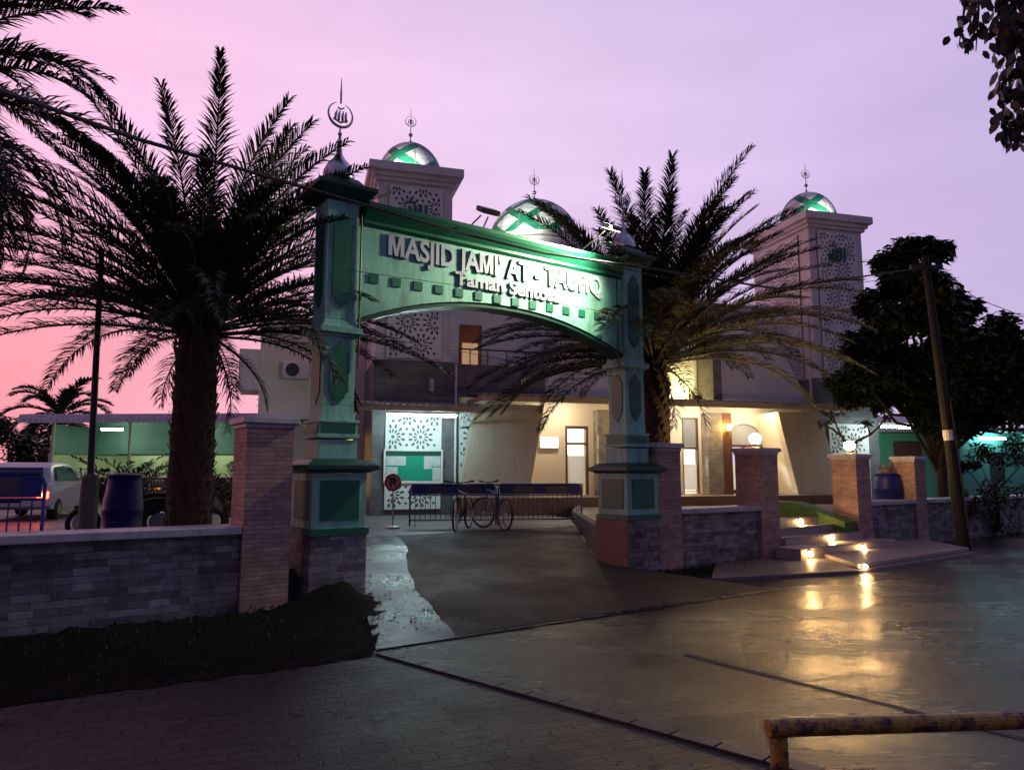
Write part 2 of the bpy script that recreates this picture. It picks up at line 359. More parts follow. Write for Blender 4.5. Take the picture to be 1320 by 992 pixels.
# block-paved lane in front
A=Vector((-1.23,6.76)); B=Vector((1.48,4.21)); d=(B-A).normalized(); far=A+d*14
sheet('paved_lane',[tuple(A),(-3.54,5.25),(-9.5,1.6),(-14,-12),(6,-12),tuple(far)],m_pave,.004)
# edging course between paving blocks and concrete
eb=MB(); n_=Vector((-d.y,d.x))
for i in range(34):
    p=A+d*(i*.30+.02); q=p+d*.285; w=n_*.12
    eb.add([(*p,.005),(*q,.005),(*(q+w),.005),(*(p+w),.005),(*p,.022),(*q,.022),(*(q+w),.022),(*(p+w),.022)],[(4,5,6,7),(0,1,5,4),(2,3,7,6),(1,2,6,5),(3,0,4,7)])
tag(eb.build('edging_kerb',mat('edging_stone',(.05,.04,.042),.5,.4,4,.3),fixn=True),kind='structure')
# ramp (concrete) with a dark asphalt overlay
def ramp_z(y): return .012 + max(0,(y+2.55))*.0655 if y<4.1 else .45
rb=MB(); ys=[-2.55+i*.4 for i in range(17)]; ys[-1]=4.1
def rx(y): return -2.05 if y>.3 else -2.05+(y-.3)*.37
def rr_(y): return 2.05 + (.9*max(0,-y/2.55) if y<0 else (.7*y if y<.64 else .448+(y-.64)*.708))
xs=9
for j,y in enumerate(ys):
    for i in range(xs): 
        t=i/(xs-1); p=G(rx(y)*(1-t)+rr_(y)*t,y,ramp_z(y)); rb.v.append(tuple(p))
for j in range(len(ys)-1):
    for i in range(xs-1):
        a=j*xs+i; rb.f.append((a,a+1,a+xs+1,a+xs)); rb.m.append(0)
tag(rb.build('ramp',m_ramp),kind='structure')
ov=MB()
def ovl(y): 
    pts=[(-2.6,-2.3),(-.8,-1.66),(.3,-1.3),(1.2,-.9),(2.2,-.3),(3.3,.1),(4.2,.3)]
    for (a,b),(c,e) in zip(pts,pts[1:]):
        if a<=y<=c: return b+(e-b)*(y-a)/(c-a)
    return pts[-1][1]
oy=[-2.5+i*.11 for i in range(60)]
for j,y in enumerate(oy):
    l=ovl(y)+.035*sin(y*2.3)+.02*sin(y*5.1+1); r=rr_(y)-.02 if y<-.3 else rr_(y)-.10
    for i in range(7): 
        t=i/6; p=G(l*(1-t)+r*t,y,ramp_z(y)+.006); ov.v.append(tuple(p))
for j in range(len(oy)-1):
    for i in range(6):
        a=j*7+i; ov.f.append((a,a+1,a+8,a+7)); ov.m.append(0)
tag(ov.build('asphalt_overlay',m_asph),kind='structure')
# raised courts
def slab(name, poly, z0,z1,m):
    b=MB(); b.prism(poly,z0,z1); o=b.build(name,m); tag(o,kind='structure'); return o
g2=lambda x,y: tuple(G(x,y))[:2]
slab('courtyard',[g2(-40,.16),g2(-2.06,.16),g2(-2.06,4.1),g2(rr_(4.1),4.1),g2(6,4.1),g2(8,12),g2(20,40),g2(-40,60)],-.3,.45,m_court)
slab('terrace',[g2(2.3,.38),g2(40,.16),g2(40,30),(2.2,30),(2.2,23.0),(1.62,18.2),(1.62,13.0)],-.3,.66,m_court)
# kerb between driveway and terrace
kb=MB(); kb.prism([(1.46,12.75),(1.615,12.75),(1.615,18.2),(2.2,23.0),(2.05,23.0),(1.46,18.2)],-.1,.72); tag(kb.build('terrace_kerb',mat('dark_kerb',(.055,.032,.026),.7,.3,4,.4,20,grime=.4),bevel=.02,fixn=True),kind='structure')
# verge of bare earth and weeds below the boundary wall
from mathutils import noise as mn
vb=MB(); nx=110
fr=[Vector((-9.5,1.55)).lerp(Vector((-1.27,6.66)),i/(nx-1))+Vector((random.uniform(-.04,.04),random.uniform(-.09,.05))) for i in range(nx)]
bk=[Vector(g2(-12.5,-.42)).lerp(Vector(g2(-1.86,-.38)),i/(nx-1)) for i in range(nx)]
for j in range(17):
    for i in range(nx):
        p=fr[i].lerp(bk[i],j/16); z=.01+(.07*sin(j/16*pi*.5)+random.uniform(-.02,.03) if j>0 else 0)
        q_=p-Vector(g2(-2.62,-.78)); dd_=q_.length
        z+=.34*math.exp(-(dd_/.50)**2.6)*min(1,(nx-1-i)/9)*(1+.35*mn.noise((p.x*4,p.y*4,0)))+.05*mn.noise((p.x*7,p.y*7,2))*min(1,j/2)
        vb.v.append((p.x,p.y,z))
for j in range(16):
    for i in range(nx-1):
        a=j*nx+i; vb.f.append((a,a+1,a+nx+1,a+nx)); vb.m.append(0)
tag(vb.build('earth_verge',M['earth'],smooth=True),kind='structure')
def grass(name, area, n, h, m, label=None):
    b=MB()
    for _ in range(n):
        x,y,z=area(); a=random.uniform(0,2*pi); hh=h*random.uniform(.4,1.3); w=.012
        dx,dy=cos(a),sin(a); lx,ly=random.uniform(-.5,.5)*hh,random.uniform(-.5,.5)*hh
        b.add([(x-dx*w,y-dy*w,z),(x+dx*w,y+dy*w,z),(x+lx,y+ly,z+hh)],[(0,1,2)])
    return tag(b.build(name,m),kind='stuff')
def verge_area():
    i=random.random(); t=random.random()**.6
    p=fr[0].lerp(fr[-1],i).lerp(bk[0].lerp(bk[-1],i),t); return p.x,p.y,.03+.09*t
grass('grass',verge_area,1500,.045,M['weed'])
def verge2():
    p=G(random.uniform(2.2,6.2),-.36-abs(random.gauss(0,.3)),.0); return p.x,p.y,0
grass('weeds',verge2,1800,.075,M['weed'])
# pavement slab in front of the stairs
sl=MB(); sl.prism([(3.0,11.25),(5.62,12.1),(9.3,14.95),g2(12.0,-.33),g2(4.35,-.33)],-.05,.06); tag(sl.build('pavement',mat('pavement_tile',(.20,.15,.13),.5,.3,3,.15,14),bevel=.012),kind='structure')
sl=MB(); sl.prism([(5.72,12.32),(9.25,15.05),g2(11.6,-.34),g2(7.2,-.34)],.062,.135); tag(sl.build('pavement_step',mat('pavement_tile_upper',(.30,.24,.21),.5,.3,3,.15,14),bevel=.01),kind='structure')
# trench joint across the road
tj=MB()
jp=[(1.55,6.78),(1.9,6.3),(2.3,5.75),(2.78,5.12),(3.5,4.2),(4.3,3.2)]
for (a,b_),(c,e) in zip(jp,jp[1:]):
    dd=Vector((c-a,e-b_)).normalized(); w=Vector((-dd.y,dd.x))*.035
    tj.add([(a-w.x,b_-w.y,.0045),(c-w.x,e-w.y,.0045),(c+w.x,e+w.y,.0045),(a+w.x,b_+w.y,.0045)],[(0,1,2,3)])
tag(tj.build('road_joint',mat('joint_bitumen',(.02,.017,.016),.75,.3,9,.8,60)),kind='structure')

# ------------------------------------------------------------------ boundary walls and brick pillars
def wall(name, x0, x1, label, stone=M['stone'], top=1.02):
    t=empty(name,GO,GA,label,'wall','stone boundary walls')
    b=MB(); b.box(x0,x1,-.26,.16,-.2,top-.09); b.build('stone_face',stone,t)
    b=MB(); b.box(x0,x1,-.34,.22,top-.09,top); b.build('coping',M['coping'],t,bevel=.012)
    return t
wall('boundary_wall',-13,-3.74,'long low grey stone wall with pale coping in front of the palm and blue drum')
wall('boundary_wall',2.96+.56,5.70,'short low stone wall between the gate side brick pillar and the lamp pillar by the stairs')
wall('boundary_wall',9.58,11.55,'low dark stone wall in front of the blue drum beside the steps')
wall('boundary_wall',12.13,20,'low dark stone wall running behind the utility pole')
def pillar(x, label, h=2.1, w=.56):
    t=empty('brick_pillar',G(x,-.06),GA,label,'pillar','brick pillars of the boundary wall')
    b=MB(); b.cbox(0,0,w,w,-.2,h); b.build('shaft',M['brickp'],t)
    b=MB(); b.cbox(0,0,w+.04,w+.04,h,h+.05); b.cbox(0,0,w+.12,w+.12,h+.05,h+.13,w+.10,w+.10); b.build('cap',M['coping'],t,bevel=.01)
    return t
pillar(-3.46,'tall thick brick pillar at the end of the long wall beside the gate',2.14,.54)
pillar(3.24,'brick pillar in front of the palm trunk next to the gate',2.0)
pillar(5.98,'brick pillar with lit globe lamp at the near side of the stairs',1.98)
pillar(9.3,'brick pillar with lit globe lamp at the far side of the stairs, glowing orange',1.92)
pillar(11.84,'slim brick pillar without a lamp past the second globe lamp',1.90,.5)
def globe(x,z,label):
    t=empty('globe_lamp',G(x,-.06,z),0,label,'lamp','globe lamps on brick pillars')
    b=MB(); b.lathe([(.09,0),(.09,.02),(.04,.04),(.04,.07),(.07,.085)],n=16); b.build('base',M['dark'],t,smooth=False)
    b=MB(); b.ball((0,0,.18),.112,18,.92); b.build('globe',E_globe,t,smooth=True)
globe(5.98,2.11,'warm glowing globe lamp on the pillar nearer the gate')
globe(9.3,2.05,'warm glowing globe lamp on the orange lit pillar past the stairs')

# stub of stacked slabs where the verge meets the ramp
from mathutils import noise as mn
gv=MB()
for i in range(260):
    p=G(random.uniform(-2.6,-1.35),random.uniform(-2.3,.9)); r=abs(random.gauss(.006,.006))+.004
    y_=(p-GO).dot(Vector((-sin(GA),cos(GA),0))); z=ramp_z(y_)
    t_=random.uniform(0,pi); gv.add([(p.x+r*cos(t_+q),p.y+r*sin(t_+q),z) for q in (0,1.7,3.1,4.6)]+[(p.x+.3*r,p.y-.2*r,z+r*1.1)],[(0,1,4),(1,2,4),(2,3,4),(3,0,4)])
tag(gv.build('gravel',mat('gravel',(.10,.085,.08),.8,.5,20)),kind='stuff')
lv=MB()
for i in range(170):
    x=random.uniform(-6,7); y=random.uniform(3.2,13)
    p=Vector((x,y)); 
    if (p-Vector((GO.x,GO.y))).dot(Vector((-sin(GA),cos(GA))))>-2.6: continue
    a=random.uniform(0,2*pi); l=random.uniform(.02,.05); w=l*.35; c_,s_=cos(a),sin(a)
    lv.add([(x,y,.012),(x+c_*l*.5-s_*w,y+s_*l*.5+c_*w,.02),(x+c_*l,y+s_*l,.013),(x+c_*l*.5+s_*w,y+s_*l*.5-c_*w,.016)],[(0,3,2,1)])
tag(lv.build('leaf_litter',leaf_mat('dead_leaf',(.05,.03,.015),(.14,.08,.035),.5)),kind='stuff')

# stairs
st=empty('staircase',GO,GA,'wide tiled steps climbing between the two lamp pillars','stairs')
SX0,SX1=6.30,9.00
fronts=[-.95,-.42,-.05,.30,.36]; tops=[.26,.40,.54,.68]
b=MB()
for k,y in enumerate(fronts[:4]):
    b.box(SX0+(.0 if k>0 else -.35),SX1+(.35 if k==0 else 0),y,fronts[k+1]-.003,.05,tops[k])
b.box(SX0,SX1,.363,.75,.1,.682); b.build('tread_block',M['tile'],st,bevel=.012)
b=MB()
for k,y in enumerate(fronts[:4]): b.box(SX0+.02,SX1-.02,y-.012,y+.05,tops[k]+.001,tops[k]+.012)
b.build('nosing',mat('nosing_stone',(.34,.28,.25),.4,.2,5),st)
pl=empty('planter',GO,GA,'green painted sloping planter wall beside the steps','planter')
b=MB(); b.prism_yz([(-.30,.3),(2.2,.3),(2.2,1.0),(.9,1.0),(-.30,.62)],8.55,8.98); b.build('wall',M['lawn'],pl,bevel=.02)
steps_l=[(6.22,-.95,.165,'step light low on the near end of the bottom riser'),
 (8.02,-.95,.165,'step light at the far end of the bottom riser'),
 (7.87,.30,.615,'step light high on the top riser of the stairs'),
 (7.82,-.42,.345,'step light in the middle of the second riser')]
for x,y,z,l in steps_l:
    t=empty('step_light',G(x,y,z),GA,'small round lit '+l,'light','step lights')
    b=MB(); b.lathe([(.065,-.014),(.065,.0),(.05,.01)],n=14,axis='y'); b.build('bezel',M['steel'],t,fixn=True)
    b=MB(); b.ball((0,-.02,0),.042,12); b.build('lens',E_step,t,smooth=True)
t=empty('step_light',tuple(at(1114,735,12.26))[:2]+(.10,),R(38),'small round lit light set in the edge of the pavement slab','light','step lights')
b=MB(); b.lathe([(.06,-.01),(.06,.0),(.045,.01)],n=14,axis='y'); b.build('bezel',M['steel'],t,fixn=True)
b=MB(); b.ball((0,-.02,0),.036,12); b.build('lens',E_step,t,smooth=True)

# ------------------------------------------------------------------ gate arch
gate=empty('gate_arch',GO,GA,'mint green mosque gateway arch with two pillars and raised lettering','gate')
def ogee(w,h,y,n=6):
    """elongated panel with stepped, pointed ends (xz outline around 0,0)"""
    a,b_=w/2,h/2; s=w*.16
    return [(-a,-b_+w*.62),(-a+s,-b_+w*.50),(-a+s*1.2,-b_+w*.30),(-s*.9,-b_+w*.18),(0,-b_),(s*.9,-b_+w*.18),(a-s*1.2,-b_+w*.30),(a-s,-b_+w*.50),(a,-b_+w*.62),
            (a,b_-w*.62),(a-s,b_-w*.50),(a-s*1.2,b_-w*.30),(s*.9,b_-w*.18),(0,b_),(-s*.9,b_-w*.18),(-a+s*1.2,b_-w*.30),(-a+s,b_-w*.50),(-a,b_-w*.62)]
def on_face(k, pts_xz, cx, cz, off, th):
    """prism of an xz outline put on face k (0 front,1 right,2 back,3 left) of a square pillar at cx"""
    m=MB(); m.prism_xz([(x,z+cz) for x,z in pts_xz],-off-th,-off+.004)
    a=k*pi/2
    m.v=[(cx+x*cos(a)-y*sin(a), x*sin(a)+y*cos(a), z) for x,y,z in m.v]; return m
rect=lambda w,h:[(-w/2,-h/2),(w/2,-h/2),(w/2,h/2),(-w/2,h/2)]
def gate_pillar(cx, stone):
    b=MB(); b.cbox(cx,0,.72,.72,-.1,.87); p0=b.build('stone_base',stone,gate)
    p=MB(); p.cbox(cx,0,.70,.70,.95,1.62); p.cbox(cx,0,.50,.50,1.79,2.03); p.cbox(cx,0,.54,.54,2.05,2.10)
    p.cbox(cx,0,.50,.50,2.10,2.24); p.cbox(cx,0,.54,.54,2.24,2.28); p.cbox(cx,0,.44,.44,2.28,2.46,.42,.42)
    p.cbox(cx,0,.42,.42,2.46,3.34); p.cbox(cx,0,.46,.46,3.34,3.38); p.cbox(cx,0,.56,.56,3.38,3.46); p.cbox(cx,0,.48,.48,3.46,3.56,.43,.43)
    p.cbox(cx,0,.43,.43,3.56,5.12)
    po=p.build('pillar',M['mint'],gate,bevel=.006)
    g=MB(); g.cbox(cx,0,.76,.76,.872,.95); g.build('base_band',M['green'],po)
    g=MB(); g.cbox(cx,0,.74,.74,1.622,1.66,.92,.92); g.cbox(cx,0,.94,.94,1.66,1.72); g.cbox(cx,0,.90,.90,1.72,1.788,.66,.66); g.build('ledge',M['dgreen'],po,bevel=.008)
    g=MB(); g.cbox(cx,0,.43,.43,5.122,5.16,.58,.58); g.cbox(cx,0,.62,.62,5.16,5.26,.78,.78); g.cbox(cx,0,.80,.80,5.26,5.32); g.cbox(cx,0,.62,.62,5.32,5.46,.40,.40); g.build('cornice',M['dgreen'],po,bevel=.006)
    for k in range(4):
        on_face(k,rect(.50,.48),cx,1.29,.35,.012).build('panel',M['green'],po)
        on_face(k,rect(.44,.10),cx,2.17,.25,.012).build('panel',M['green'],po)
        on_face(k,ogee(.25,.80,0),cx,2.88,.21,.014).build('panel',M['green'],po)
        on_face(k,ogee(.25,1.28,0),cx,4.34,.215,.014).build('panel',M['green'],po)
    f=MB(); f.lathe([(.20,5.46),(.21,5.52),(.20,5.60),(.15,5.70),(.085,5.77),(.045,5.84),(.028,5.95),(.02,6.1)],(cx,0,0),20); f.ball((cx,0,6.02),.04,12); f.ball((cx,0,6.13),.03,12)
    fo=f.build('finial',M['steel'],po,smooth=True)
    c=MB(); n=30; pts=[];rs=[]
    for i in range(n+1):
        a=R(-250)+R(320)*i/n; pts.append((cx+.17*cos(a),0,6.40+.17*sin(a))); rs.append(.004+.016*sin(pi*i/n))
    c.tube(pts,rs,8); c.tube([(cx,0,6.1),(cx,0,6.24)],.012,8); c.tube([(cx,0,6.56),(cx,0,6.7),(cx,0,6.93)],[.012,.016,.003],8)
    for dx in (-.075,-.025,.03,.08): c.tube([(cx+dx,0,6.31),(cx+dx*.9,0,6.40+.02*cos(dx*60)),(cx+dx*.8+.015,0,6.46)],[.016,.02,.008],6)
    c.tube([(cx-.1,0,6.33),(cx,0,6.29),(cx+.1,0,6.34)],.014,6); c.tube([(cx-.04,0,6.50),(cx,0,6.48),(cx+.05,0,6.51)],.012,6)
    c.build('crescent',M['steel'],po,smooth=True)
gate_pillar(-2.6,M['stone']); gate_pillar(2.6,M['stone'])
b=MB(); b.box(2.6-.40,2.6-.364,-.375,.375,-.1,.86); b.build('plaster_face',M['rust'],gate)
# arch panel
HW=2.385
def arc(x): return 3.60+.50*(1-abs(x/HW)**2.1)
N=40; xsA=[-HW+2*HW*i/N for i in range(N+1)]
b=MB(); b.prism_xz([(x,arc(x)) for x in xsA]+[(HW,4.86),(-HW,4.86)],-.17,.17); arch=b.build('arch_panel',M['mint'],gate)
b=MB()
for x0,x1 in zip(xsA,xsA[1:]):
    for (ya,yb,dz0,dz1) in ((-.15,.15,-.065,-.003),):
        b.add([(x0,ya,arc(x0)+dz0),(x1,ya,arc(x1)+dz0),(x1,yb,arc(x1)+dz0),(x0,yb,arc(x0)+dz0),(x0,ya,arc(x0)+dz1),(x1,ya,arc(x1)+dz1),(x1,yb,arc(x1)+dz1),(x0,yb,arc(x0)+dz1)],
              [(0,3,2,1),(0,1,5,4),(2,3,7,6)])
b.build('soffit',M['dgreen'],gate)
b=MB(); prof=[(-.17,4.862),(-.22,4.90),(-.22,4.94),(-.33,5.05),(-.36,5.10),(-.36,5.15),(.36,5.15),(.36,5.10),(.33,5.05),(.22,4.94),(.22,4.90),(.17,4.862)]
b.prism_yz(prof,-2.31,2.31); b.build('arch_cornice',M['green'],gate,fixn=True)
for i in range(14):
    x=-2.14+i*.329; b=MB(); b.box(x-.065,x+.065,-.186,-.166,4.115,4.235); b.build('tile_square',M['green'],arch)
def letters(txt,x0,x1,z,size,off,sp):
    """bold channel letters laid out one by one; M is drawn as its own outline"""
    D=.013
    def width(t):
        me=text_mesh(t,size,0,0,sp); xs_=[v.co.x for v in me.vertices]; r=max(xs_)-min(xs_); bpy.data.meshes.remove(me); return r
    w2=width("II"); cap=max(v.co.y for v in text_mesh("I",size,0,0,1).vertices)
    b=MB()
    def m_outline(x,w,h):
        s_=w*.235; return [(x,0),(x+s_,0),(x+s_,h*.62),(x+w*.5-s_*.42,0),(x+w*.5+s_*.42,0),(x+w-s_,h*.62),(x+w-s_,0),(x+w,0),(x+w,h),(x+w-s_*1.35,h),(x+w*.5,h*.34),(x+s_*1.35,h),(x,h)]
    for i,ch in enumerate(txt):
        if ch==' ': continue
        xa=width("I"+txt[:i]+"I")-w2 if i else 0
        if ch=='M':
            adv=width("IMI")-w2
            P=m_outline(xa+.012*size/.4,adv*.90,cap); tri=[(0,1,2,11,12),(2,3,10,11),(3,4,10),(4,5,9,10),(5,6,7,8,9)]
            n=len(P); b.add([(x,y,D) for x,y in P]+[(x,y,-D) for x,y in P],[t for t in tri]+[tuple(n+k for k in reversed(t)) for t in tri]+[((k+1)%n,k,n+k,n+(k+1)%n) for k in range(n)])
        else:
            me=text_mesh(ch,size,D,off,1); base=len(b.v)
            b.v += [(v.co.x+xa,v.co.y,v.co.z) for v in me.vertices]
            for p in me.polygons: b.f.append(tuple(base+k for k in p.vertices)); b.m.append(0)
            bpy.data.meshes.remove(me)
    me=bpy.data.meshes.new('lettering'); me.from_pydata(b.v,[],b.f)
    xs_=[v.co.x for v in me.vertices]; mn=min(xs_); s_=(x1-x0)/(max(xs_)-mn)
    for v in me.vertices: v.co.x=(v.co.x-mn)*s_
    me.update()
    o=link_mesh('lettering',me,[M['silverc'],M['letside']],gate,(x0,-.187,z),(pi/2,0,0))
    for p in me.polygons: p.material_index = 0 if p.normal.z>.7 else 1
letters("MASJID JAMI' AT - TAUFIQ",-1.95,1.90,4.53,.42,.012,1.0)
letters("Taman Sentosa",-.90,1.02,4.285,.275,.008,1.0)
b=MB(); b.tube([(2.20,-.24,5.0),(2.2,-.24,3.4),(2.42,-.26,3.3),(2.42,-.26,2.9)],.011,6); b.build('conduit',M['dark'],gate)
b=MB(); b.tube([(-2.36,-.24,5.0),(-2.36,-.24,3.4),(-2.36,-.24,2.95)],.013,6); b.build('conduit',M['dark'],gate)

def floodlight(x, lit, label, aim):
    fy=-.92 if lit else -.60; fz=5.36 if lit else 5.27
    t=empty('floodlight',GO,GA,label,'floodlight','floodlights on the gate arch')
    b=MB(); b.tube([(x-.10,-.34,5.16),(x-.06,fy+.08,fz-.02)],.012,6); b.tube([(x+.10,-.34,5.16),(x+.06,fy+.08,fz-.02)],.012,6); b.build('bracket',M['dark'],t)
    h=MB(); h.box(-.15,.15,-.07,.0,-.10,.10); ho=h.build('housing',M['dark'] if not lit else mat('flood_housing',(.3,.3,.3),.4),t,loc=(x,fy,fz),bevel=.012)
    ho.rotation_euler=(R(-aim),0,0)
    l=MB(); l.box(-.125,.125,.001,.008,-.08,.08); l.build('lens',E_flood if lit else M['glass'],ho)
    return t
floodlight(-.62,False,'unlit dark floodlight on a bracket over the first word of the sign',62)
fl=floodlight(1.45,True,'lit floodlight on the arch cornice washing the sign lettering',62)

# ------------------------------------------------------------------ mosque
mosque=empty('mosque',MO,MA,'two storey cream mosque with twin lattice towers, tiled domes and long canopy','mosque')
def lattice(w,h,name='lattice'):
    cu=bpy.data.curves.new('lat','CURVE'); cu.dimensions='2D'; cu.fill_mode='BOTH'; cu.extrude=.015
    def spl(pts):
        s=cu.splines.new('POLY'); s.points.add(len(pts)-1)
        for p,(x,y) in zip(s.points,pts): p.co=(x,y,0,1)
        s.use_cyclic_u=True
    spl([(0,0),(w,0),(w,h),(0,h)])
    S=.80; F=S/.56; cs=[]
    for j in range(-1,int(h/(S*.86))+2):
        for i in range(-1,int(w/S)+3): cs.append((w/2+(i-int(w/S)//2-1)*S+S/4+(S/2 if j%2 else 0), .40+j*S*.86))
    mg=.03
    def hole(pts):
        if all(mg<x<w-mg and mg<y<h-mg for x,y in pts): spl(pts); return True
    for (cx,cy) in cs:
        hole([(cx+.05*cos(pi*k/4),cy+.05*sin(pi*k/4)) for k in range(8)])
        for k in range(12):
            a=2*pi*k/12
            def P(r,da): return (cx+F*r*cos(a+da),cy+F*r*sin(a+da))
            hole([P(.062,0),P(.125,.20),P(.172,0),P(.125,-.20)])
            a+=pi/12
            hole([P(.150,0),P(.195,.12),P(.240,.105),P(.258,0),P(.240,-.105),P(.195,-.12)])
        for k in range(6):
            a=pi/6+2*pi*k/6
            if k<2:
                ox,oy=cx+S/sqrt(3)*.985*cos(a),cy+S/sqrt(3)*.985*sin(a)
                hole([(ox+.045*cos(2*pi*q/6),oy+.045*sin(2*pi*q/6)) for q in range(6)])
    me=curve_to_mesh(cu,name); return me
lat_cache={}
def put_lattice(parent,w,h,x,y,z,rz=0,name='lattice'):
    k=(round(w,2),round(h,2))
    if k not in lat_cache: lat_cache[k]=lattice(w,h)
    o=bpy.data.objects.new(name,lat_cache[k]); 
    if not lat_cache[k].materials: lat_cache[k].materials.append(M['lattice'])
    col.objects.link(o); o.parent=parent; o.location=(x,y,z); o.rotation_euler=(pi/2,0,rz); return o

def finial(parent,x,y,z,s=1.0):
    b=MB(); b.tube([(x,y,z),(x,y,z+.95*s)],[.018*s,.012*s],8); b.ball((x,y,z+.12*s),.045*s); b.ball((x,y,z+.34*s),.07*s); 
    pts=[];rs=[]
    for i in range(25):
        a=R(-255)+R(330)*i/24; pts.append((x+.17*s*cos(a),y,z+.80*s+.17*s*sin(a))); rs.append(.004+.013*s*sin(pi*i/24))
    b.tube(pts,rs,6); b.tube([(x,y,z+.95*s),(x,y,z+1.28*s)],[.014*s,.003],6)
    for dx in (-.08,-.03,.03,.08): b.tube([(x+dx*s,y,z+.70*s),(x+dx*.8*s,y,z+.86*s)],.014*s,6)
    b.build('finial',M['steel'],parent,smooth=True)
def dome_mesh(r,sq,n=48,m=20):
    b=MB(); prof=[(max(r*cos(pi/2*i/m),.004), r*sq*sin(pi/2*i/m)) for i in range(m+1)]; b.lathe(prof,(0,0,0),n); return b

def tower(u0, sides, allah):
    W,D=2.25,3.3
    b=MB(); b.box(u0,u0+W,0,D,4.92,10.32)
    t=b.build('tower',M['tower'],mosque)
    b=MB(); b.box(u0-.10,u0+W+.10,-.10,D+.1,10.32,10.44); b.box(u0-.18,u0+W+.18,-.18,D+.18,10.44,10.58); b.box(u0-.30,u0+W+.30,-.30,D+.30,10.58,10.84); b.build('cornice',M['tower'],t,bevel=.015)
    b=MB(); b.box(u0-.02,u0+2.48,-.02,3.0,.45,4.90); b.build('stone_base',M['dstone'],t)
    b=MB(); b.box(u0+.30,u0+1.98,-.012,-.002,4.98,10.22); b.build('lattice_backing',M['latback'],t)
    for z in (4.98,6.73,8.48): put_lattice(t,1.64,1.74,u0+.32,-.045,z)
    if sides:
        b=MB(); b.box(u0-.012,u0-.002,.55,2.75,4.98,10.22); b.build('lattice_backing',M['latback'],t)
        for z in (4.98,6.73,8.48): put_lattice(t,2.16,1.74,u0-.045,2.73,z,-pi/2)
    dm=dome_mesh(1.06,1.22).build('dome',M['dome'],t,loc=(u0+W/2,1.4,10.93),smooth=True)
    b=MB(); b.lathe([(1.14,10.842),(1.14,10.91),(1.07,10.928)],(u0+W/2,1.4,0),40); b.build('dome_ring',M['tower'],t)
    finial(t,u0+W/2,1.4,10.93+1.06*1.22-.02,1.0)
    return t
tA=tower(0,False,True); tB=tower(15.1,True,True)
# calligraphy plate on both towers
def calligraphy(parent,u,z):
    b=MB(); g=.03
    def st_(pts,r=.045): b.tube([(u+x,-.075,z+y) for x,y in pts],r,6)
    st_([(.30,.30),(.30,-.12),(.27,-.2)],.05)
    st_([(.14,.28),(.13,-.1),(.05,-.18),(-.02,-.1),(-.02,.25)],.05)
    st_([(-.02,-.1),(-.1,-.2),(-.18,-.08),(-.18,.22)],.05)
    st_([(-.18,-.08),(-.26,-.2),(-.36,-.12),(-.34,.04),(-.26,.0),(-.28,-.16)],.045)
    st_([(-.30,.36),(-.2,.33),(-.16,.40),(-.08,.34),(0,.40)],.022); st_([(-.2,.47),(-.1,.47)],.02)
    b.build('calligraphy',M['green'],parent)
calligraphy(tA,1.13,9.35); calligraphy(tB,1.13+15.1,9.35)

def wall_open(b,u0,u1,z0,z1,v0,v1,ops):
    ops=sorted(ops); x=u0
    for (a,c,za,zb) in ops:
        if a>x: b.box(x,a,v0,v1,z0,z1)
        if za>z0: b.box(a,c,v0,v1,z0,za)
        if zb<z1: b.box(a,c,v0,v1,zb,z1)
        x=c
    if x<u1: b.box(x,u1,v0,v1,z0,z1)
ops=[(6.15,6.95,.97,3.15),(10.32,10.95,.97,3.5),(11.98,13.45,.97,3.42)]
b=MB(); wall_open(b,2.50,15.08,.95,4.0,.8,1.05,ops); b.build('lower_wall',M['cream'],mosque)
b=MB(); b.box(2.5,15.08,6.0,6.2,.95,4.0); b.box(2.5,15.08,1.06,6.0,3.86,3.98); b.box(7.3,7.4,1.06,6,.95,3.86); b.build('inner_wall',M['white'],mosque)
b=MB(); b.box(2.49,15.09,-1.15,6.2,.40,.95); b.build('terrace_floor',M['plinth'],mosque,bevel=.015)
# upper storey
b=MB(); wall_open(b,2.26,15.09,4.02,7.6,2.2,2.5,[(2.95,3.75,4.9,6.55)]); b.box(2.26,15.09,2.5,12,7.4,7.6); b.box(2.26,15.0,11.8,12,.4,7.4); b.build('upper_wall',M['white'],mosque)
b=MB(); b.box(2.3,15.05,2.0,2.6,7.602,7.85); b.build('roof_cornice',M['tower'],mosque)
b=MB(); b.box(2.9,3.8,2.3,2.4,4.92,6.6); dd=b.build('balcony_door',M['door'],mosque)
b=MB(); b.box(3.08,3.62,2.28,2.298,5.0,5.95); b.build('pane',emis('balcony_pane',(1,.62,.3),.3),dd)
b=MB(); b.box(2.5,5.2,.06,2.15,3.99,4.04); b.box(2.485,5.2,-.02,.10,3.9,4.88); b.build('balcony_parapet',M['dstone'],mosque)
b=MB(); b.tube([(2.5,.05,5.35),(5.2,.05,5.35)],.025,6)
for x in (2.53,2.85,3.4,4.0,4.6,5.15): b.tube([(x,.05,4.88),(x,.05,5.35)],.018,6)
b.build('railing',M['dark'],mosque)
b=MB(); b.prism_xz([(11.55,4.0),(15.04,4.0),(14.75,4.55),(14.2,5.55),(13.6,6.35),(11.55,6.6)],.3,.75); b.build('sloped_gable',M['white'],mosque,bevel=.02)
b=MB(); b.prism_xz([(5.25,4.0),(8.0,4.0),(8.0,6.6),(6.2,6.35),(5.6,5.2)],.3,.75); b.build('sloped_gable',M['white'],mosque,bevel=.02)
b=MB(); b.box(11.2,11.52,.2,2.2,4.0,7.3); b.build('pilaster',M['gstone'],mosque)
b=MB(); b.box(8.02,11.18,1.2,2.18,4.0,7.3); b.build('bay_wall',M['cream'],mosque)
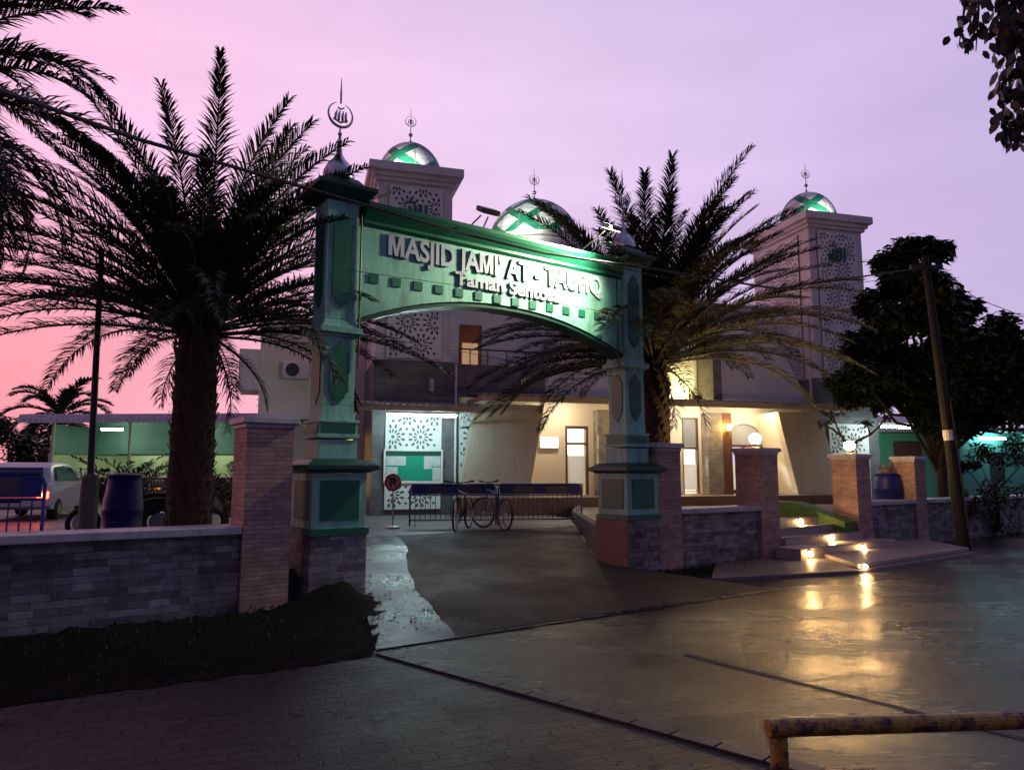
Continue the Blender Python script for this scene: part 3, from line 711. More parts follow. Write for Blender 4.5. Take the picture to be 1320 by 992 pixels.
# flared buttress fins
for poly in ([(2.40,.952),(4.52,.952),(5.02,3.66),(2.92,3.66)],[(13.80,.952),(15.62,.952),(14.76,3.66),(13.15,3.66)]):
    b=MB(); b.prism_xz(poly,-.5,-.22); b.build('buttress',M['beige'],mosque,bevel=.01)
for poly in ([(4.35,.953),(4.50,.953),(5.0,3.655),(4.85,3.655)],[(13.83,.953),(13.98,.953),(13.34,3.655),(13.18,3.655)]):
    b=MB(); b.prism_xz(poly,-.218,.79); b.build('buttress_return',M['cream'],mosque)
# lattice wedges beside the buttresses
for x0,w in ((2.52,.55),(15.2,1.3)): pass
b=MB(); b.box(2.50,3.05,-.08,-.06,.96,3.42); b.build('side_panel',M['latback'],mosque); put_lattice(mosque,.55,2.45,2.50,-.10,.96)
# tower lattice panels at street level, with notice board
for base in (0,15.1):
    t=tA if base==0 else tB
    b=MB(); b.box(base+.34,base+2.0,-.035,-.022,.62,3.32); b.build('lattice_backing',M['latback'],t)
    put_lattice(t,1.62,1.06,base+.36,-.075,2.28); put_lattice(t,1.62,.78,base+.36,-.075,.62)
    put_lattice(t,1.62,.84,base+.36,-.075,1.42)
# dark side pilasters / stone columns
for u0,u1,m_ in ((7.12,7.68,'gstone'),(11.03,11.60,'gstone'),(11.60,11.95,'timber')):
    b=MB(); b.box(u0,u1,.38,.795,.953,3.66); b.build('column',M[m_],mosque,bevel=.008)
b=MB(); b.box(7.685,7.98,.5,.795,.953,3.66); b.build('column',M['timber'],mosque)
# doors and windows
dr=MB(); dr.box(6.15,6.23,.82,1.0,.97,3.15); dr.box(6.87,6.95,.82,1.0,.97,3.15); dr.box(6.23,6.87,.82,1.0,3.07,3.15); dr.box(6.23,6.87,.84,.98,2.55,2.62); do=dr.build('door',M['timber'],mosque)
b=MB(); b.box(6.235,6.865,.89,.91,.98,2.2); b.build('frosted_pane',M['frost'],do)
b=MB(); b.box(6.3,6.75,.83,.87,.98,1.32); b.build('kick_panel',M['door'],do)
wn=MB(); 
for x in (11.98,12.68,13.37): wn.box(x,x+.08,.84,.98,.97,2.62)
wn.box(12.06,13.37,.84,.98,2.54,2.62); wn.box(12.06,13.37,.84,.98,.97,1.08); wo=wn.build('window',M['timber'],mosque)
b=MB(); b.box(12.065,12.675,.90,.915,1.09,1.98); b.box(12.765,13.365,.90,.915,1.09,1.98); b.build('frosted_pane',M['frost'],wo)
b=MB()
for x in (12.2,12.5,12.9,13.2): 
    for z in (1.45,1.53,1.61,1.69,1.77): b.box(x-.06+random.uniform(-.02,.02),x+.07,.893,.897,z,z+.03)
b.build('notice_print',M['poster'],wo)
# arched tympanum above the window
arcp=[(11.98,2.63)]+[(12.715+.735*cos(a),2.68+.66*sin(a)) for a in [pi-pi*i/16 for i in range(17)]]+[(13.45,2.63)]
b=MB(); b.prism_xz(arcp[::-1],.86,.95); b.build('tympanum',mat('tympanum_paint',(.42,.46,.52),.6,.1,3),mosque,fixn=True)
b=MB()
for i in range(16):
    a0=pi-pi*i/16;a1=pi-pi*(i+1)/16
    p=[(12.715+.735*cos(a0),2.68+.66*sin(a0)),(12.715+.735*cos(a1),2.68+.66*sin(a1))]
    b.prism_xz([p[0],p[1],(p[1][0],3.44),(p[0][0],3.44)],.797,.99)
b.build('arch_spandrel',M['cream'],mosque,fixn=True)
wn=MB(); wn.box(10.32,10.38,.84,.98,.97,3.5); wn.box(10.89,10.95,.84,.98,.97,3.5); wn.box(10.38,10.89,.84,.98,2.45,2.52); wo=wn.build('window',M['timber'],mosque)
b=MB(); b.box(10.385,10.885,.9,.915,1.1,1.95); b.build('frosted_pane',M['frost'],wo)
b=MB(); b.box(10.385,10.885,.9,.915,2.53,3.49); b.build('pane',mat('fanlight',(.35,.38,.42),.3),wo)
# canopies with corrugated roof
def canopy(u0,u1,z,v0,v1,rise,name='canopy'):
    b=MB(); b.box(u0,u1,v0,v0+.06,z-.16,z); b.box(u0,u0+.06,v0+.06,v1,z-.12,z); b.box(u1-.06,u1,v0+.06,v1,z-.12,z); b.box(u0+.06,u1-.06,v0+.06,v0+.5,z-.10,z-.07)
    c=b.build(name,M['beige'],mosque)
    r=MB(); n=int((u1-u0+.1)/.035)
    for j,(v,zz) in enumerate(((v0-.10,z+.03),(v1,z+.03+rise))):
        for i in range(n+1):
            x=u0-.05+(u1-u0+.1)*i/n; r.v.append((x,v,zz+.022*sin(x*2*pi/.21)))
    for i in range(n): r.f.append((i,i+1,n+2+i,n+1+i)); r.m.append(0)
    ro=r.build('roof_sheet',M['roof'],c); s=ro.modifiers.new('s','SOLIDIFY'); s.thickness=.02
    return c
canopy(-.95,2.80,3.46,-1.6,-.03,.20)
canopy(2.82,15.45,3.80,-1.6,.28,.18)
for x in (-.6,2.55):
    b=MB(); b.tube([(x,-1.5,3.3),(x,-.06,2.95)],.03,6); b.tube([(x,-.06,3.3),(x,-.06,2.8)],.03,6); b.build('bracket',M['white'],mosque)
# tube light fixtures and ceiling lights under the canopy
b=MB(); b.box(.22,2.20,-1.45,-1.33,3.235,3.30); tl=b.build('tube_fitting',M['white'],mosque)
b=MB(); b.tube([(.27,-1.39,3.20),(2.15,-1.39,3.20)],.026,8); b.build('tube',E_tube,tl)
for u,v in ((5.9,-.1),(8.9,-.1),(10.6,-.1),(12.6,-.1)):
    b=MB(); b.lathe([(.16,3.82),(.17,3.85),(.15,3.90)],(u,v,0),18); b.build('ceiling_light',E_ceil,mosque,fixn=True)
for u,v in ((5.0,3.2),(9.6,3.2),(12.7,3.0)):
    b=MB(); b.box(u-.5,u+.5,v-.12,v+.12,3.80,3.85); b.build('ceiling_light',emis('room_light',(1,.93,.8),420),mosque)
# main dome on its drum
b=MB(); b.lathe([(2.5,7.5),(2.5,12.35),(2.65,12.4),(2.65,12.6),(2.3,12.65)],(8.65,11.7,0),40); b.build('drum',M['tower'],mosque)
md=dome_mesh(2.25,1.02,72,28).build('main_dome',M['domeb'],mosque,loc=(8.65,11.7,12.62),smooth=True)
finial(mosque,8.65,11.7,14.88,1.45)
# side wing behind the first tower
b=MB(); wall_open(b,-3.3,-.02,.45,6.6,3.0,3.3,[(-.9,-.35,.9,2.9)]); b.box(-3.3,-3.0,3.3,9,.45,6.6); b.box(-3.0,-.02,3.3,9,6.3,6.6); w_=b.build('side_wing',M['cream'],mosque)
b=MB(); b.box(-.9,-.35,3.1,3.16,.9,2.9); b.build('lit_door',E_warmwin,w_)
b=MB(); b.box(-3.9,-3.28,2.7,4.2,4.2,5.5); b.box(-3.32,-.5,2.3,3.0,3.3,3.42); b.build('bay',M['tower'],w_,bevel=.02)

b=MB(); b.tube([(2.40,-.06,4.85),(2.40,-.06,.6)],.035,8); b.build('downpipe',M['white'],mosque)
b=MB(); b.tube([(15.05,.22,7.2),(15.05,.22,4.1)],.04,8); b.build('downpipe',M['white'],mosque)
b=MB(); b.box(1.62,1.74,-.05,-.021,4.02,4.40); b.build('sign_plate',M['poster'],mosque)
b=MB(); b.box(-2.6,-1.8,2.62,2.98,4.6,5.15); ac=b.build('air_conditioner',M['white'],w_,bevel=.03)
b=MB(); b.lathe([(.21,-.012),(.21,.0)],(-2.3,2.61,4.88),20,axis='y'); b.build('fan_grille',M['dark'],ac,fixn=True)
for x in (-2.7,-1.2):
    b=MB(); b.box(x-.45,x+.45,2.955,2.998,1.7,2.9); wf=b.build('window',M['timber'],w_)
    b=MB(); b.box(x-.38,x+.38,2.94,2.954,1.77,2.83); b.build('pane',M['glass'],wf)
# sconces
for u,l in ((7.83,'warm wall sconce glowing behind the gate pillar'),(11.77,'warm wall sconce glowing on the dark column beside the arched window')):
    t=empty('wall_sconce',Q(u,.38 if u>9 else .5,3.1),MA,l,'lamp','wall sconces under the canopy')
    b=MB(); b.box(-.05,.05,-.03,-.001,-.16,.16); b.build('backplate',M['dark'],t)
    b=MB(); b.tube([(0,-.03,-.08),(0,-.13,-.10),(0,-.15,-.02)],.012,6); b.build('arm',M['dark'],t)
    b=MB(); b.lathe([(.05,-.02),(.09,.10),(.08,.16),(.02,.17)],(0,-.15,0),16); b.build('shade',E_sconce,t,smooth=True)
# light box clock on the cream wall
t=empty('light_box',Q(5.58,.8,2.60),MA,'white lit display box on the cream wall beside the door','sign')
b=MB(); b.box(-.33,.33,-.10,-.001,-.19,.19); b.build('case',M['white'],t,bevel=.03)
b=MB(); b.box(-.29,.29,-.112,-.102,-.155,.155); b.build('screen',E_box,t)
b=MB(); b.box(.12,.15,-.117,-.113,-.08,.06); b.box(.06,.15,-.117,-.113,-.035,-.01); b.box(.06,.085,-.117,-.113,-.01,.06); b.build('digit',E_mark,t)
b=MB(); b.box(-.24,-.20,-.117,-.113,-.03,.0); b.build('dot',E_mark,t)
# notice board on the tower lattice
t=empty('notice_board',Q(1.17,-.10,1.84),MA,'green felt notice board with pinned papers in a white frame on the lattice','notice board')
b=MB(); b.box(-.82,.82,-.02,.0,-.46,.46); b.build('felt',M['board'],t)
b=MB(); b.box(-.85,-.80,-.05,.0,-.48,.48); b.box(.80,.85,-.05,.0,-.48,.48); b.box(-.80,.80,-.05,.0,-.48,-.42); b.box(-.80,.80,-.05,.0,.43,.48); b.build('frame',M['white'],t)
b=MB(); b.box(-.80,.80,-.03,-.021,.30,.43); b.build('header',M['dgreen'],t)
for (x0,x1,z0,z1) in ((-.78,-.22,.02,.28),(-.78,-.45,-.40,-.02),(.30,.78,.0,.29),(.55,.79,-.41,-.03),(.3,.52,-.08,-.002)):
    b=MB(); b.box(x0,x1,-.028,-.022,z0,z1); b.build('paper',M['poster'],t)
# small sign near tower
# bright yellow floodlight lying on the canopy
t=empty('floodlight',Q(10.75,.55,4.08),MA,'yellow white floodlight on the canopy washing the upper wall','floodlight')
b=MB(); b.box(-.16,.16,-.12,.02,0,.16); b.build('housing',M['dark'],t,bevel=.01)
b=MB(); b.box(-.14,.14,.022,.03,.02,.145); b.build('lens',emis('yellow_lens',(1,.9,.35),30),t)
# long white tube fitting at the end of the canopy
t=empty('tube_lamp',at(1158,549,24.4),R(10),'long white fluorescent fitting beyond the canopy end','lamp')
b=MB(); b.box(-.68,.68,-.06,.06,.0,.10); b.build('housing',emis('fitting_glow',(.8,1,.9),.5),t)
b=MB(); b.tube([(-.64,0,-.035),(.64,0,-.035)],.028,8); b.build('tube',E_tube2,t)
for s in (-.5,.5):
    b=MB(); b.box(s-.02,s+.02,-.02,.02,.1,.55); b.build('hanger',M['dark'],t)

# ------------------------------------------------------------------ barriers, sign, bicycles
def barrier(label,p0,p1):
    L=(p1-p0).length; a=atan2(p1.y-p0.y,p1.x-p0.x)
    t=empty('crowd_barrier',p0,a,label,'barrier','blue steel barriers across the drive')
    b=MB(); b.tube([(0,0,0),(0,0,.82),(.06,0,.92),(L-.06,0,.92),(L,0,.82),(L,0,0)],.022,8); b.tube([(0,0,.12),(L,0,.12)],.016,6); b.tube([(0,0,.68),(L,0,.68)],.016,6); b.build('frame',M['blue'],t)
    b=MB(); n=int(L/.115)
    for i in range(1,n): b.tube([(L*i/n,0,.12),(L*i/n,0,.68)],.009,6)
    b.build('bars',M['blue'],t)
    b=MB(); b.box(.03,L-.03,-.008,.008,.70,.90); pp=b.build('sign_plate',M['blue'],t)
    for f in (.18,.58):
        b=MB(); b.box(L*f,L*f+L*.24,-.0125,-.009,.72,.88); b.build('plate_field',mat('faded_plate',(.10,.09,.12),.6,.5,14),pp)
    for x in (.12,L-.12):
        b=MB(); b.tube([(x,-.28,.012),(x,0,.10),(x,.28,.012)],.016,6); b.build('foot',M['blue'],t)
    return t
pA=at(528,677,16.7); pB=at(750,679,17.3); pA.z=pB.z=.455; pM=(pA+pB)/2
barrier('blue steel barrier behind the parked bicycles, sign plate along its top',pA,pM-(pB-pA).normalized()*.03)
barrier('blue steel barrier ending beside the gate pillar with no bicycle in front',pM+(pB-pA).normalized()*.03,pB)
q0=Vector((-6.9,8.3,.455)); q1=at(57,640,8.7); q1.z=.455
tb=barrier('dark blue barrier behind the long wall in front of the white car',q0,q1); tb.scale=(1,1,1.26)
# no parking sign
p=at(506,672,16.0); p.z=.455
t=empty('parking_sign',p,R(-6),'round red ringed no parking sign with letter P on a thin pole','sign')
b=MB(); b.tube([(0,0,.03),(0,0,1.18)],.018,8); b.build('pole',M['steel'],t); b=MB(); b.lathe([(.17,0),(.17,.03),(.05,.05)],n=20); b.build('base',M['steel'],t)
b=MB(); b.lathe([(.185,-.028),(.185,-.012)],(0,0,.98),32,axis='y'); b.build('disc',M['signwhite'],t,fixn=True)
b=MB(); b.torus((0,-.03,.98),.165,.022,(0,1,0),36,8); b.tube([(-.12,-.034,1.10),(.12,-.034,.86)],.013,6); b.build('red_ring',M['red'],t)
me=text_mesh('P',.27,.004,.008); link_mesh('letter',me,M['black'],t,(-.075,-.036,.885),(pi/2,0,0))
# bicycles
def bicycle(label,loc,rz,steer,c1):
    t=empty('bicycle',loc,rz,label,'bicycle','bicycles parked at the barrier')
    fm=mat('bike_paint',c1,.35,.1,5)
    wr=.33; wb=1.04
    def wheel(x,a):
        n=Vector((-sin(a),cos(a),0)); w=MB(); w.torus((x,0,wr),wr-.022,.022,n,32,8); wo=w.build('wheel',M['rubber'],t)
        r=MB(); r.torus((x,0,wr),wr-.05,.010,n,28,6); r.tube([(x+n.x*-.04,n.y*-.04,wr),(x+n.x*.04,n.y*.04,wr)],.022,8); r.build('rim',M['steel'],wo)
        s=MB(); ax=Vector((cos(a),sin(a),0))
        for k in range(14):
            q=2*pi*k/14; s.tube([(x,0,wr),tuple(Vector((x,0,wr))+ (ax*cos(q)+Vector((0,0,1))*sin(q))*(wr-.05))],.0022,4)
        s.build('spokes',M['steel'],wo)
    wheel(0,0); wheel(wb,steer)
    f=MB(); bb=(.43,0,.29); seat=(.30,0,.80); head=(.84,0,.82); headb=(.87,0,.70)
    for a_,b_,r_ in ((bb,seat,.016),((.315,0,.74),head,.017),(bb,headb,.02),((0,.05,wr),bb,.010),((0,-.05,wr),bb,.010),((0,.05,wr),(.315,0,.72),.008),((0,-.05,wr),(.315,0,.72),.008),(headb,(.82,0,.90),.018)): f.tube([a_,b_],r_,8)
    f.build('frame',fm,t)
    ca,sa=cos(steer),sin(steer)
    k=MB()
    for s in (-.05,.05): k.tube([(.87-s*sa,s*ca,.68),(wb-s*sa,s*ca,wr)],.011,6)
    k.build('fork',fm,t)
    h=MB(); hp=Vector((.80,0,.98)); h.tube([(.82,0,.88),tuple(hp)],.014,8); sx=Vector((-sa,ca,0)); 
    h.tube([tuple(hp-sx*.30+Vector((-.05,0,.03))),tuple(hp-sx*.1),tuple(hp+sx*.1),tuple(hp+sx*.30+Vector((-.05,0,.03)))],.013,8); ho=h.build('handlebar',M['dark'],t)
    g=MB()
    for s in (-1,1): g.tube([tuple(hp+sx*.20*s+Vector((-.03,0,.02))),tuple(hp+sx*.31*s+Vector((-.055,0,.032)))],.019,8)
    g.build('grip',M['rubber'],ho)
    s_=MB(); s_.tube([(.30,0,.80),(.285,0,.90)],.013,8); s_.add([(.14,-.07,.92),(.14,.07,.92),(.30,.05,.92),(.42,.015,.91),(.42,-.015,.91),(.30,-.05,.92),(.13,-.08,.95),(.13,.08,.95),(.30,.05,.95),(.43,.02,.94),(.43,-.02,.94),(.30,-.05,.95)],[(5,4,3,2,1,0),(6,7,8,9,10,11),(0,1,7,6),(1,2,8,7),(2,3,9,8),(3,4,10,9),(4,5,11,10),(5,0,6,11)]); s_.build('saddle',M['black'],t)
    c=MB(); c.lathe([(.085,-.012),(.085,-.004)],(.43,-.05,.29),20,axis='y'); c.tube([(.43,-.06,.29),(.51,-.06,.15)],.010,6); c.tube([(.43,.06,.29),(.35,.06,.43)],.010,6); c.box(.46,.56,-.15,-.07,.14,.16); c.box(.30,.40,.07,.15,.42,.44); c.build('crank',M['dark'],t,fixn=True)
p=at(604,683,15.95); p.z=.455; bicycle('dark mountain bicycle seen end on with wide flat handlebar',p,R(-102),R(8),(.02,.02,.025))
p=at(651,684,15.15); p.z=.455; bicycle('bicycle with blue frame standing at an angle to the barrier',p,R(118),R(25),(.03,.05,.16))

# ------------------------------------------------------------------ left yard
def drum(loc,label,w=.29,h=.92):
    t=empty('plastic_drum',loc,0,label,'drum','blue plastic drums')
    b=MB(); b.lathe([(w*.90,0),(w*.96,.04),(w*.99,.2),(w*1.0,.29),(w*1.04,.31),(w*1.0,.33),(w*1.0,.58),(w*1.04,.60),(w*1.0,.62),(w*.98,.76),(w*.90,.86),(w*.80,h-.03)],n=32); b.build('barrel',M['bluep'],t,smooth=True)
    b=MB(); b.lathe([(w*.86,h-.03),(w*.88,h),(w*.80,h+.02),(w*.5,h+.03)],n=32); b.build('lid',M['bluep'],t)
p=at(156,690,11.6); p.z=.45; drum(p,'blue plastic drum behind the long wall next to the palm trunk',.29,1.14)
p=at(1145,640,17.6); p.z=.66; drum(p,'blue plastic drum with a plant on top behind the low dark wall',.30,.95); pd=p.copy()
def motorbike(label,loc,rz):
    t=empty('motorbike',loc,rz,label,'motorbike','motorbikes parked in the yard')
    for x in (0,1.22):
        w=MB(); w.torus((x,0,.29),.245,.045,(0,1,0),26,8); wo=w.build('wheel',M['rubber'],t); r=MB(); r.lathe([(.17,-.02),(.17,.02)],(x,0,.29),20,axis='y'); r.build('rim',M['steel'],wo,fixn=True)
    b=MB(); b.prism_xz([(-.2,.55),(.1,.42),(.5,.34),(.85,.36),(.95,.62),(1.05,.95),(.92,1.0),(.75,.55),(.45,.6),(.1,.72),(-.25,.72)],-.11,.11); b.build('body',M['black'],t,bevel=.03)
    b=MB(); b.prism_xz([(-.25,.73),(.1,.74),(.5,.68),(.5,.74),(.15,.82),(-.22,.82)],-.12,.12); b.build('seat',M['rubber'],t,bevel=.03)
    b=MB(); b.tube([(1.22,0,.29),(.95,0,1.0)],.03,8); b.tube([(.86,-.33,1.04),(.95,-.1,1.03),(.95,.1,1.03),(.86,.33,1.04)],.015,8); ho=b.build('handlebar',M['dark'],t)
    for s in (-1,1):
        m_=MB(); m_.tube([(.92,.2*s,1.03),(.93,.26*s,1.2)],.007,6); m_.ball((.93,.27*s,1.23),.05,10,.7); m_.build('mirror',M['dark'],ho)
    b=MB(); b.ball((.99,0,.93),.09,12); b.build('headlamp',M['steel'],t,smooth=True)
    b=MB(); b.box(-.30,-.24,-.07,.07,.62,.70); b.build('tail_light',E_red,t,bevel=.015)
p=at(273,668,13.5); p.z=.45; motorbike('dark motorbike with glowing red tail lamp beside the palm trunk',p+Vector((0,.1,0)),R(75))
p=at(205,668,13.6); p.z=.45; motorbike('dark motorbike between the blue drum and the palm trunk',p,R(200))

# white car (rear three-quarter)
def car(loc,rz):
    t=empty('parked_car',loc,rz,'white hatchback with glowing red tail lamps behind the blue barrier','car')
    # length along x (rear at x=0), width y
    side=[(0.02,.42),(.0,.72),(.06,.98),(.16,1.05),(.40,1.48),(.62,1.60),(1.5,1.64),(2.2,1.60),(2.95,1.12),(3.75,.98),(3.98,.78),(4.0,.42),(3.75,.30),(.25,.30)]
    W=.84; b=MB(); n=len(side)
    rings=[]
    for y,s in ((-W,0),(-W*.96,1),(W*.96,1),(W,0)):
        pts=[]
        for x,z in side:
            tum=max(0,(z-1.0))*.28
            yy=y-(tum if y>0 else -tum)
            if s==0: pts.append((x*.985+.03,yy,.30+(z-.30)*.97))
            else: pts.append((x,yy,z))
        rings.append(pts)
    vs=[p for r in rings for p in r]; fs=[tuple(range(n)), tuple(range(4*n-1,3*n-1,-1))]
    for k in range(3):
        for i in range(n): fs.append((k*n+(i+1)%n,k*n+i,(k+1)*n+i,(k+1)*n+(i+1)%n))
    b.add(vs,fs); b.build('body',M['carpaint'],t,bevel=.03,fixn=True)
    b=MB()
    for s in (-1,1):
        q=[(.62,1.12),(.80,1.50),(1.5,1.54),(2.12,1.50),(2.62,1.12)]
        v0=[(x,s*(W-max(0,z-1)*.28+.012),z) for x,z in q]; v1=[(x,s*(W-max(0,z-1)*.28-.03),z) for x,z in q]; m=len(q)
        b.add(v0+v1,[tuple(range(m)),tuple(range(2*m-1,m-1,-1))]+[(i,(i+1)%m,m+(i+1)%m,m+i) for i in range(m)])
    b.build('side_window',M['glass'],t,fixn=True)
    b=MB(); b.add([(.17,-.62,1.10),(.17,.62,1.10),(.385,.54,1.46),(.385,-.54,1.46),(.13,-.62,1.10),(.13,.62,1.10),(.345,.54,1.48),(.345,-.54,1.48)],[(0,3,2,1),(4,5,6,7),(0,1,5,4),(1,2,6,5),(2,3,7,6),(3,0,4,7)]); b.build('rear_window',M['glass'],t)
    for s in (-1,1):
        b=MB(); b.box(-.02,.12,s*.56 if s>0 else -.82,.82 if s>0 else -.56,.62,.80); to=b.build('tail_light',E_tail,t,bevel=.02)
        b=MB(); b.box(-.03,-.021,s*.64-.05,s*.64+.07,.68,.75); b.build('bulb',E_tailc,to)
    b=MB(); b.box(-.06,.10,-.80,.80,.38,.58); b.build('bumper',M['carpaint'],t,bevel=.03)
    b=MB(); b.box(-.012,.05,-.555,.555,.69,.76); b.build('light_bar',E_tail,t)
    b=MB(); b.box(-.065,-.061,-.24,.24,.50,.60); b.build('number_plate',M['black'],t)
    for x in (.75,3.2):
        for s in (-1,1):
            w=MB(); w.lathe([(.18,-.10),(.28,-.10),(.30,-.06),(.30,.06),(.28,.10),(.18,.10)],(x,s*.76,.30),24,axis='y'); wo=w.build('wheel',M['rubber'],t,fixn=True)
            r=MB(); r.lathe([(.18,-.02),(.16,.0),(.05,.01)],(x,s*.86,.30),16,axis='y'); r.build('rim',M['steel'],wo,fixn=True)
    for s in (-1,1):
        b=MB(); b.box(2.45,2.62,s*.90-.06,s*.90+.06,1.10,1.22); b.build('wing_mirror',M['carpaint'],t,bevel=.03)
    return t
pc=at(62,660,18.6); pc.z=.45; car_root=car(pc+Matrix.Rotation(R(106),3,'Z')@Vector((0,.84,0)),R(106)); car_root.scale=(1,1,.9)

# lamp pole with thick footing, its top lost in the palm
pb=at(112,680,10.4); pb.z=.45
t=empty('lamp_pole',pb,0,'thin dark pole on a thick concrete footing behind the long wall','pole')
b=MB(); b.lathe([(.125,0),(.12,.75),(.11,1.12),(.06,1.16)],n=16); b.build('footing',M['conc'],t)
tp=at(126,420,10.4)-pb; b=MB(); b.tube([(0,0,1.1),tuple(tp),tuple(tp*1.35)],[.05,.042,.035],10); b.build('shaft',M['dark'],t)

# open shed
sh=empty('open_shed',at(52,665,27),R(-3),'turquoise open shed with corrugated roof and lit pale green band','shed')
sh.location.z=.45
b=MB(); n=260; Lr=10.6
for v,z in ((-1.0,3.1),(3.6,3.42)):
    for i in range(n+1): 
        x=-.3+Lr*i/n; b.v.append((x,v,z+.03*sin(x*2*pi/.25)))
for i in range(n): b.f.append((i,i+1,n+2+i,n+1+i)); b.m.append(0)
ro=b.build('roof',mat('shed_roof',(.42,.40,.46),.45,.2,2,grime=.3),sh); s=ro.modifiers.new('s','SOLIDIFY'); s.thickness=.03
b=MB(); n=420; Lr=10.7
for i in range(n+1):
    x=-.4+Lr*i/n; yy=-1.02+.022*sin(x*2*pi/.2); b.v += [(x,yy-.02,2.98),(x,yy+.10,3.30)]
for i in range(n): b.f.append((2*i,2*i+2,2*i+3,2*i+1)); b.m.append(0)
fo=b.build('fascia',mat('fascia_sheet',(.62,.58,.66),.4,.15,3,grime=.3),sh)
b=MB(); b.box(.6,10.2,1.6,1.7,1.95,3.2); b.box(.6,.7,-.6,1.6,1.901,2.95); b.box(.6,.7,1.7,3.5,1.901,3.25); b.build('upper_wall',M['cyan'],sh)
b=MB(); b.box(.6,10.2,3.4,3.5,1.05,1.92); b.build('back_band',M['pale'],sh)
b=MB(); b.box(.6,10.2,3.4,3.5,.0,1.04); b.box(.6,.72,0,3.4,0,1.04); b.box(.6,10.2,3.4,3.5,1.921,3.38); b.build('back_wall',mat('shed_dark_wall',(.07,.05,.045),.8,.3,2),sh)
b=MB(); b.box(.55,.65,-.6,3.4,1.05,1.9); b.build('side_band',M['pale'],sh)
for x in (.75,3.6,6.6,9.3):
    b=MB(); b.tube([(x,-.7,0),(x,-.7,3.06)],.055,8); b.build('post',M['pale'],sh)
b=MB(); b.tube([(3.6,-.75,.95),(10,-.75,.95)],.025,6); b.tube([(3.6,-.75,.12),(10,-.75,.12)],.02,6)
for i in range(54): b.tube([(3.6+i*.12,-.75,.12),(3.6+i*.12,-.75,.95)],.010,5)
b.build('railing',M['pale'],sh)
for x in (2.2,5.0,7.9):
    b=MB(); b.box(x-.4,x+.4,.4,.5,2.80,2.86); b.build('tube_light',E_shed,sh)
    b=MB(); b.box(x-.4,x+.4,2.5,2.6,2.55,2.6); b.build('tube_light',E_shed,sh)
for x in (1.9,4.3,6.2):
    b=MB(); b.box(x,x+.7,3.36,3.39,.55,.62); b.build('lit_slot',emis('amber_slot',(1,.3,.06),.6),sh)

# ------------------------------------------------------------------ far-right house and lamp
hs=empty('green_house',at(1140,645,27.5),R(14),'green painted house with dark openings and low roof beyond the stairs','house')
hs.location.z=.66
b=MB(); wall_open(b,-1.2,3.6,0,2.6,0,.2,[(-.75,-.12,.2,2.2),(.55,1.95,1.25,2.2)]); b.box(-1.2,3.6,3,3.2,0,2.6); b.build('wall',M['hgreen'],hs)
b=MB(); b.box(.55,1.95,.12,.16,1.25,2.2); b.box(-.75,-.12,.12,.16,.2,2.2); b.build('dark_opening',M['timber'],hs)
b=MB(); b.prism_yz([(-.7,2.5),(-.7,2.58),(1.7,3.3),(3.9,2.58),(3.9,2.5)],-1.5,3.9); b.build('roof',M['roof'],hs,fixn=True)
nh=empty('turquoise_house',at(1285,650,30),R(10),'turquoise lit house wall glimpsed through the dark shrub','house')
nh.location.z=.3
b=MB(); wall_open(b,-1.6,4,0,3.0,0,.2,[(-.2,.6,1.0,2.2)]); b.build('wall',M['cyan'],nh); b=MB(); b.box(-.2,.6,.1,.15,1.0,2.2); b.build('window',M['glass'],nh)
b=MB(); b.box(-2,4.4,-1.1,.8,3.0,3.15); b.build('roof',M['roof'],nh)
b=MB(); b.tube([(-.9,-.35,2.75),(.3,-.35,2.75)],.05,8); b.build('lamp_tube',E_cyan,nh)
b=MB(); b.tube([(1.5,-.35,2.75),(2.4,-.35,2.75)],.04,8); b.build('lamp_tube',E_cyan,nh)

# ------------------------------------------------------------------ palms
def frond(b, base, az, el, L, droop, nl=46, ll=.62, w=.03, twist=0.0, stem=.025):
    pts=[Vector(base)]; K=14; e=el; az_=az
    for i in range(K):
        s=(i+1)/K; e=el-droop*s**1.6; az_=az+twist*s
        pts.append(pts[-1]+Vector((cos(az_)*cos(e),sin(az_)*cos(e),sin(e)))*(L/K))
    b.tube(pts,[stem*(1-.85*i/K) for i in range(K+1)],4)
    for i in range(nl):
        s=.14+.86*(i+random.random()*.6)/nl
        f=s*K; k=min(int(f),K-1); p=pts[k].lerp(pts[k+1],f-k); t=(pts[k+1]-pts[k]).normalized()
        side=t.cross(Vector((0,0,1))); side=side.normalized() if side.length>1e-4 else Vector((1,0,0)); up=side.cross(t)
        ln=ll*(min(1,s/.3)**.6)*(1-.62*max(0,(s-.55)/.45)**1.3)*random.uniform(.65,1.15)
        if random.random()<.04: continue
        for sg in (-1,1):
            fw=.85+.9*s*s; d_=(side*sg+t*(fw+random.uniform(-.4,.4))+up*random.uniform(.05,.55)).normalized()
            tip=p+d_*ln+Vector((0,0,-.10*ln*random.random()-.08*ln)); mid=p+d_*ln*.5+Vector((0,0,.02))
            wv=(d_.cross(up*random.uniform(.4,1)+side*sg*random.uniform(-.6,.6))); wv=(wv.normalized() if wv.length>1e-3 else side)*w*.5
            b.add([p-wv*.6,p+wv*.6,mid+wv,mid-wv,tip],[(0,1,2,3),(3,2,4)])
